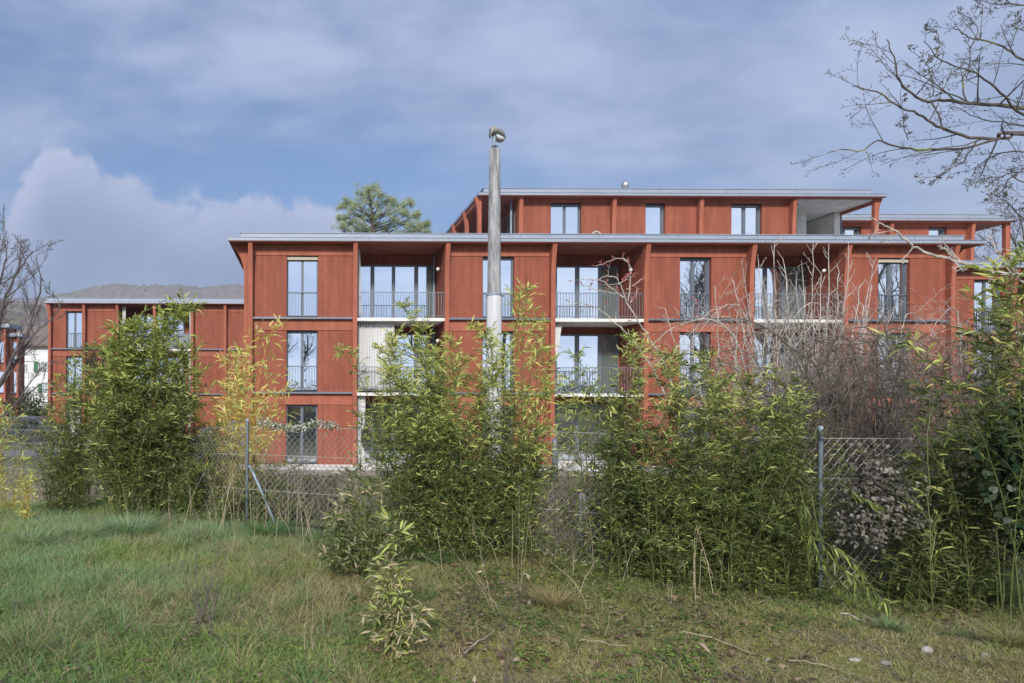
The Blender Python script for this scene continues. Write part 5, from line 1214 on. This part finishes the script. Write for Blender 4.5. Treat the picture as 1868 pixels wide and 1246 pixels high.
# ------------------------------------------------------------------ single dead stalks and litter
def gp(px, py):
    Y = EYE*FPX/(py-CY+(px-CX)*-ROLL); return PX(px, Y), Y
def stalks(name, label, base, tops, r=.0028, m='deadweed', tw=5, cat='dead weed', seeds=False):
    X, Y = gp(*base); t = thing(name, (X, Y, G(X, Y)), label, cat, 'dead stalks in the grass'); b = MB()
    for (tx, ty) in tops:
        e = unproj(tx, ty, Y+random.uniform(-.1, .1)); s_ = Vector((X+random.gauss(0, .025), Y+random.gauss(0, .025), G(X, Y)-.01)); n = 6
        P = [s_.lerp(e, i/n)+rv(.006) for i in range(n+1)]; b.tube(P, [r*(1-.7*i/n) for i in range(n+1)], 4, False)
        for k in range(tw):
            u = random.uniform(.3, .98); q = s_.lerp(e, u); d = Vector((random.gauss(0, .5), random.gauss(0, .5), random.uniform(.3, 1))).normalized(); b.tube([q, q+d*random.uniform(.02, .09)], [r*.4, r*.2], 3, False)
    b.build('stem', M[m], t)
    return t
stalks('dead_weed', 'cluster of dark dead weed stems standing in the left foreground', (368, 1155), [(328, 1020), (356, 960), (372, 1030), (398, 1030), (408, 960), (416, 1000), (425, 985), (345, 1040), (386, 1060)], .0042)
stalks('dead_weed', 'two tall thin straw stalks left of the low bamboo', (318, 985), [(306, 900), (312, 870)], .002, 'straw')
stalks('dead_weed', 'tall straw stalk standing before the braced post', (462, 1000), [(464, 868), (470, 900)], .002, 'straw')
stalks('dead_weed', 'leaning straw stalks crossing before the broad thicket', (910, 1120), [(815, 985), (840, 1000), (860, 950)], .0024, 'straw')
stalks('dead_weed', 'thin upright straw stalks right of the broad thicket', (950, 1075), [(946, 880), (962, 895), (970, 900)], .002, 'straw')
stalks('dead_weed', 'single upright straw stalk below the white stake', (1020, 1040), [(1018, 900)], .002, 'straw')
stalks('dead_weed', 'rust-brown stalks at the bottom left of centre', (565, 1200), [(563, 1050), (572, 1080)], .0028, 'straw')
stalks('dead_weed', 'stiff brown stalks at the bottom centre', (925, 1240), [(922, 1120), (935, 1150), (915, 1160), (945, 1100)], .0026)
stalks('dead_weed', 'short pale stalks in thin turf right of centre', (1222, 1100), [(1218, 1065), (1226, 1062)], .003, 'straw', 1)
stalks('dead_weed', 'fine straw stalks in the lower left foreground', (85, 1190), [(60, 1060), (95, 1040), (120, 1080), (30, 1080), (110, 1060)], .0018, 'straw')
stalks('dead_weed', 'lone dark stalk at the left edge of the grass', (28, 1130), [(27, 1045)], .003)
def lying(label, p, q, r=.005, m='straw'):
    P = []
    for i in range(9):
        u = i/8; X, Y = gp(p[0]+(q[0]-p[0])*u, p[1]+(q[1]-p[1])*u); P.append(Vector((X, Y, G(X, Y)+.035+.01*math.sin(u*5)))); P[-1] += rv(.004)
    tag(MB().tube(P, [r*(1-.5*i/8) for i in range(9)], 5).build('fallen_cane', M[m]), label, 'cane', 'fallen canes')
lying('long straw cane lying diagonally at the lower right', (1245, 1162), (1392, 1200))
lying('straw cane lying across the bottom right of the grass', (1440, 1215), (1560, 1246), .005)
lying('short curved cane lying in front of the fallen bamboo spray', (1535, 1137), (1580, 1150), .004, 'twig')
lying('thin cane lying right of the withering small bamboo', (845, 1195), (905, 1160), .004, 'twig')
lying('fine straw lying across the centre turf', (1060, 1178), (1145, 1186), .003)
def stone(px, py, s, label, m='stone', ch=(1, 1), cat='stone', name='stone'):
    X, Y = gp(px, py); b = MB(); s *= .72; b.ball((X, Y, G(X, Y)+s*.25), s, 12); r = random.Random(px)
    c = Vector((X, Y, G(X, Y)+s*.25)); ph = r.random()*6
    for i, v in enumerate(b.v):
        d = Vector(v)-c; k = 1+.22*math.sin(d.x*90/s*.02+ph)+.25*(r.random()-.5); b.v[i] = (c.x+d.x*k*ch[0], c.y+d.y*k*.8, c.z+d.z*k*.62*ch[1])
    tag(b.build(name, M[m]), label, cat)
stone(343, 1210, .022, 'pale stone below the dead weed stems, left one of two')
stone(452, 1226, .022, 'pale stone right of the dead weed cluster at the bottom')
stone(385, 1062, .018, 'small white scrap behind the dead weed stems', 'white', cat='scrap', name='litter_scrap')
stone(8, 1168, .025, 'pinkish pale stone at the left edge of the grass')
stone(1405, 1203, .028, 'white stone at the end of the diagonal straw cane')
stone(1560, 1216, .032, 'broken pale stone left of the flat one at lower right', ch=(1.4, .8))
stone(1622, 1222, .034, 'flat pale stone between two clods at lower right', ch=(1.5, .6))
stone(1690, 1200, .040, 'cleft whitish clod at the lower right', ch=(1.1, 1.3))
stone(1800, 1212, .032, 'curled pale clod near the lower right corner', ch=(1.1, 1.2))
stone(1192, 1138, .016, 'bluish white pebble in thin turf, lower of two'); stone(1232, 1122, .018, 'white flint lying in thin turf right of centre', ch=(1.6, .5))
stone(968, 1098, .034, 'weathered driftwood chunk beside the yellowed tuft', 'twig', (.7, 2.0), 'wood', 'driftwood')
stone(1330, 1240, .034, 'brown bark chunk at the bottom edge right of centre', 'bark', (.8, 1.5), 'wood', 'bark_chunk')
stone(835, 1080, .026, 'dark mole-like clod before the broad thicket', 'bark', cat='clod', name='soil_clod')
stone(618, 1150, .030, 'dark clod left of the small withering bamboo', 'bark', cat='clod', name='soil_clod')
stone(1800, 958, .03, 'white scrap on the ground below the dark ivy', 'white', cat='scrap', name='litter_scrap')
# a few dry curled bamboo leaves caught upright in the grass
lv = Leaves()
for (px_, py_) in ((880, 1040), (700, 1045), (760, 985), (865, 1240), (1415, 1165), (1268, 1196), (610, 985), (595, 1010), (1850, 1235), (960, 1045)):
    X, Y = gp(px_, py_+20)
    for _ in range(3): lv.add((X+random.gauss(0, .02), Y, G(X, Y)+random.uniform(.03, .12)), rv(), random.uniform(.05, .09), .018, (.42, .34, .24), .6)
tag(lv.build('dry_leaves', M['dry']), 'curled tan bamboo leaves dropped on the grass', 'dry leaves', kind='stuff')
# ------------------------------------------------------------------ air
m = bpy.data.materials.new('haze_air'); m.use_nodes = True; w = NT(m.node_tree)
pv = w.n('ShaderNodeVolumePrincipled'); pv.inputs['Color'].default_value = (.82, .88, 1.0, 1); pv.inputs['Density'].default_value = .00035; pv.inputs['Anisotropy'].default_value = .2
o = w.n('ShaderNodeOutputMaterial'); w.put(o.inputs['Volume'], pv)
hz = MB().box(-2600, 3200, -640, 3100, GZ-3, 420).build('haze', m)
tag(hz, 'thin blue-grey haze over the distant hills', 'haze', kind='stuff')
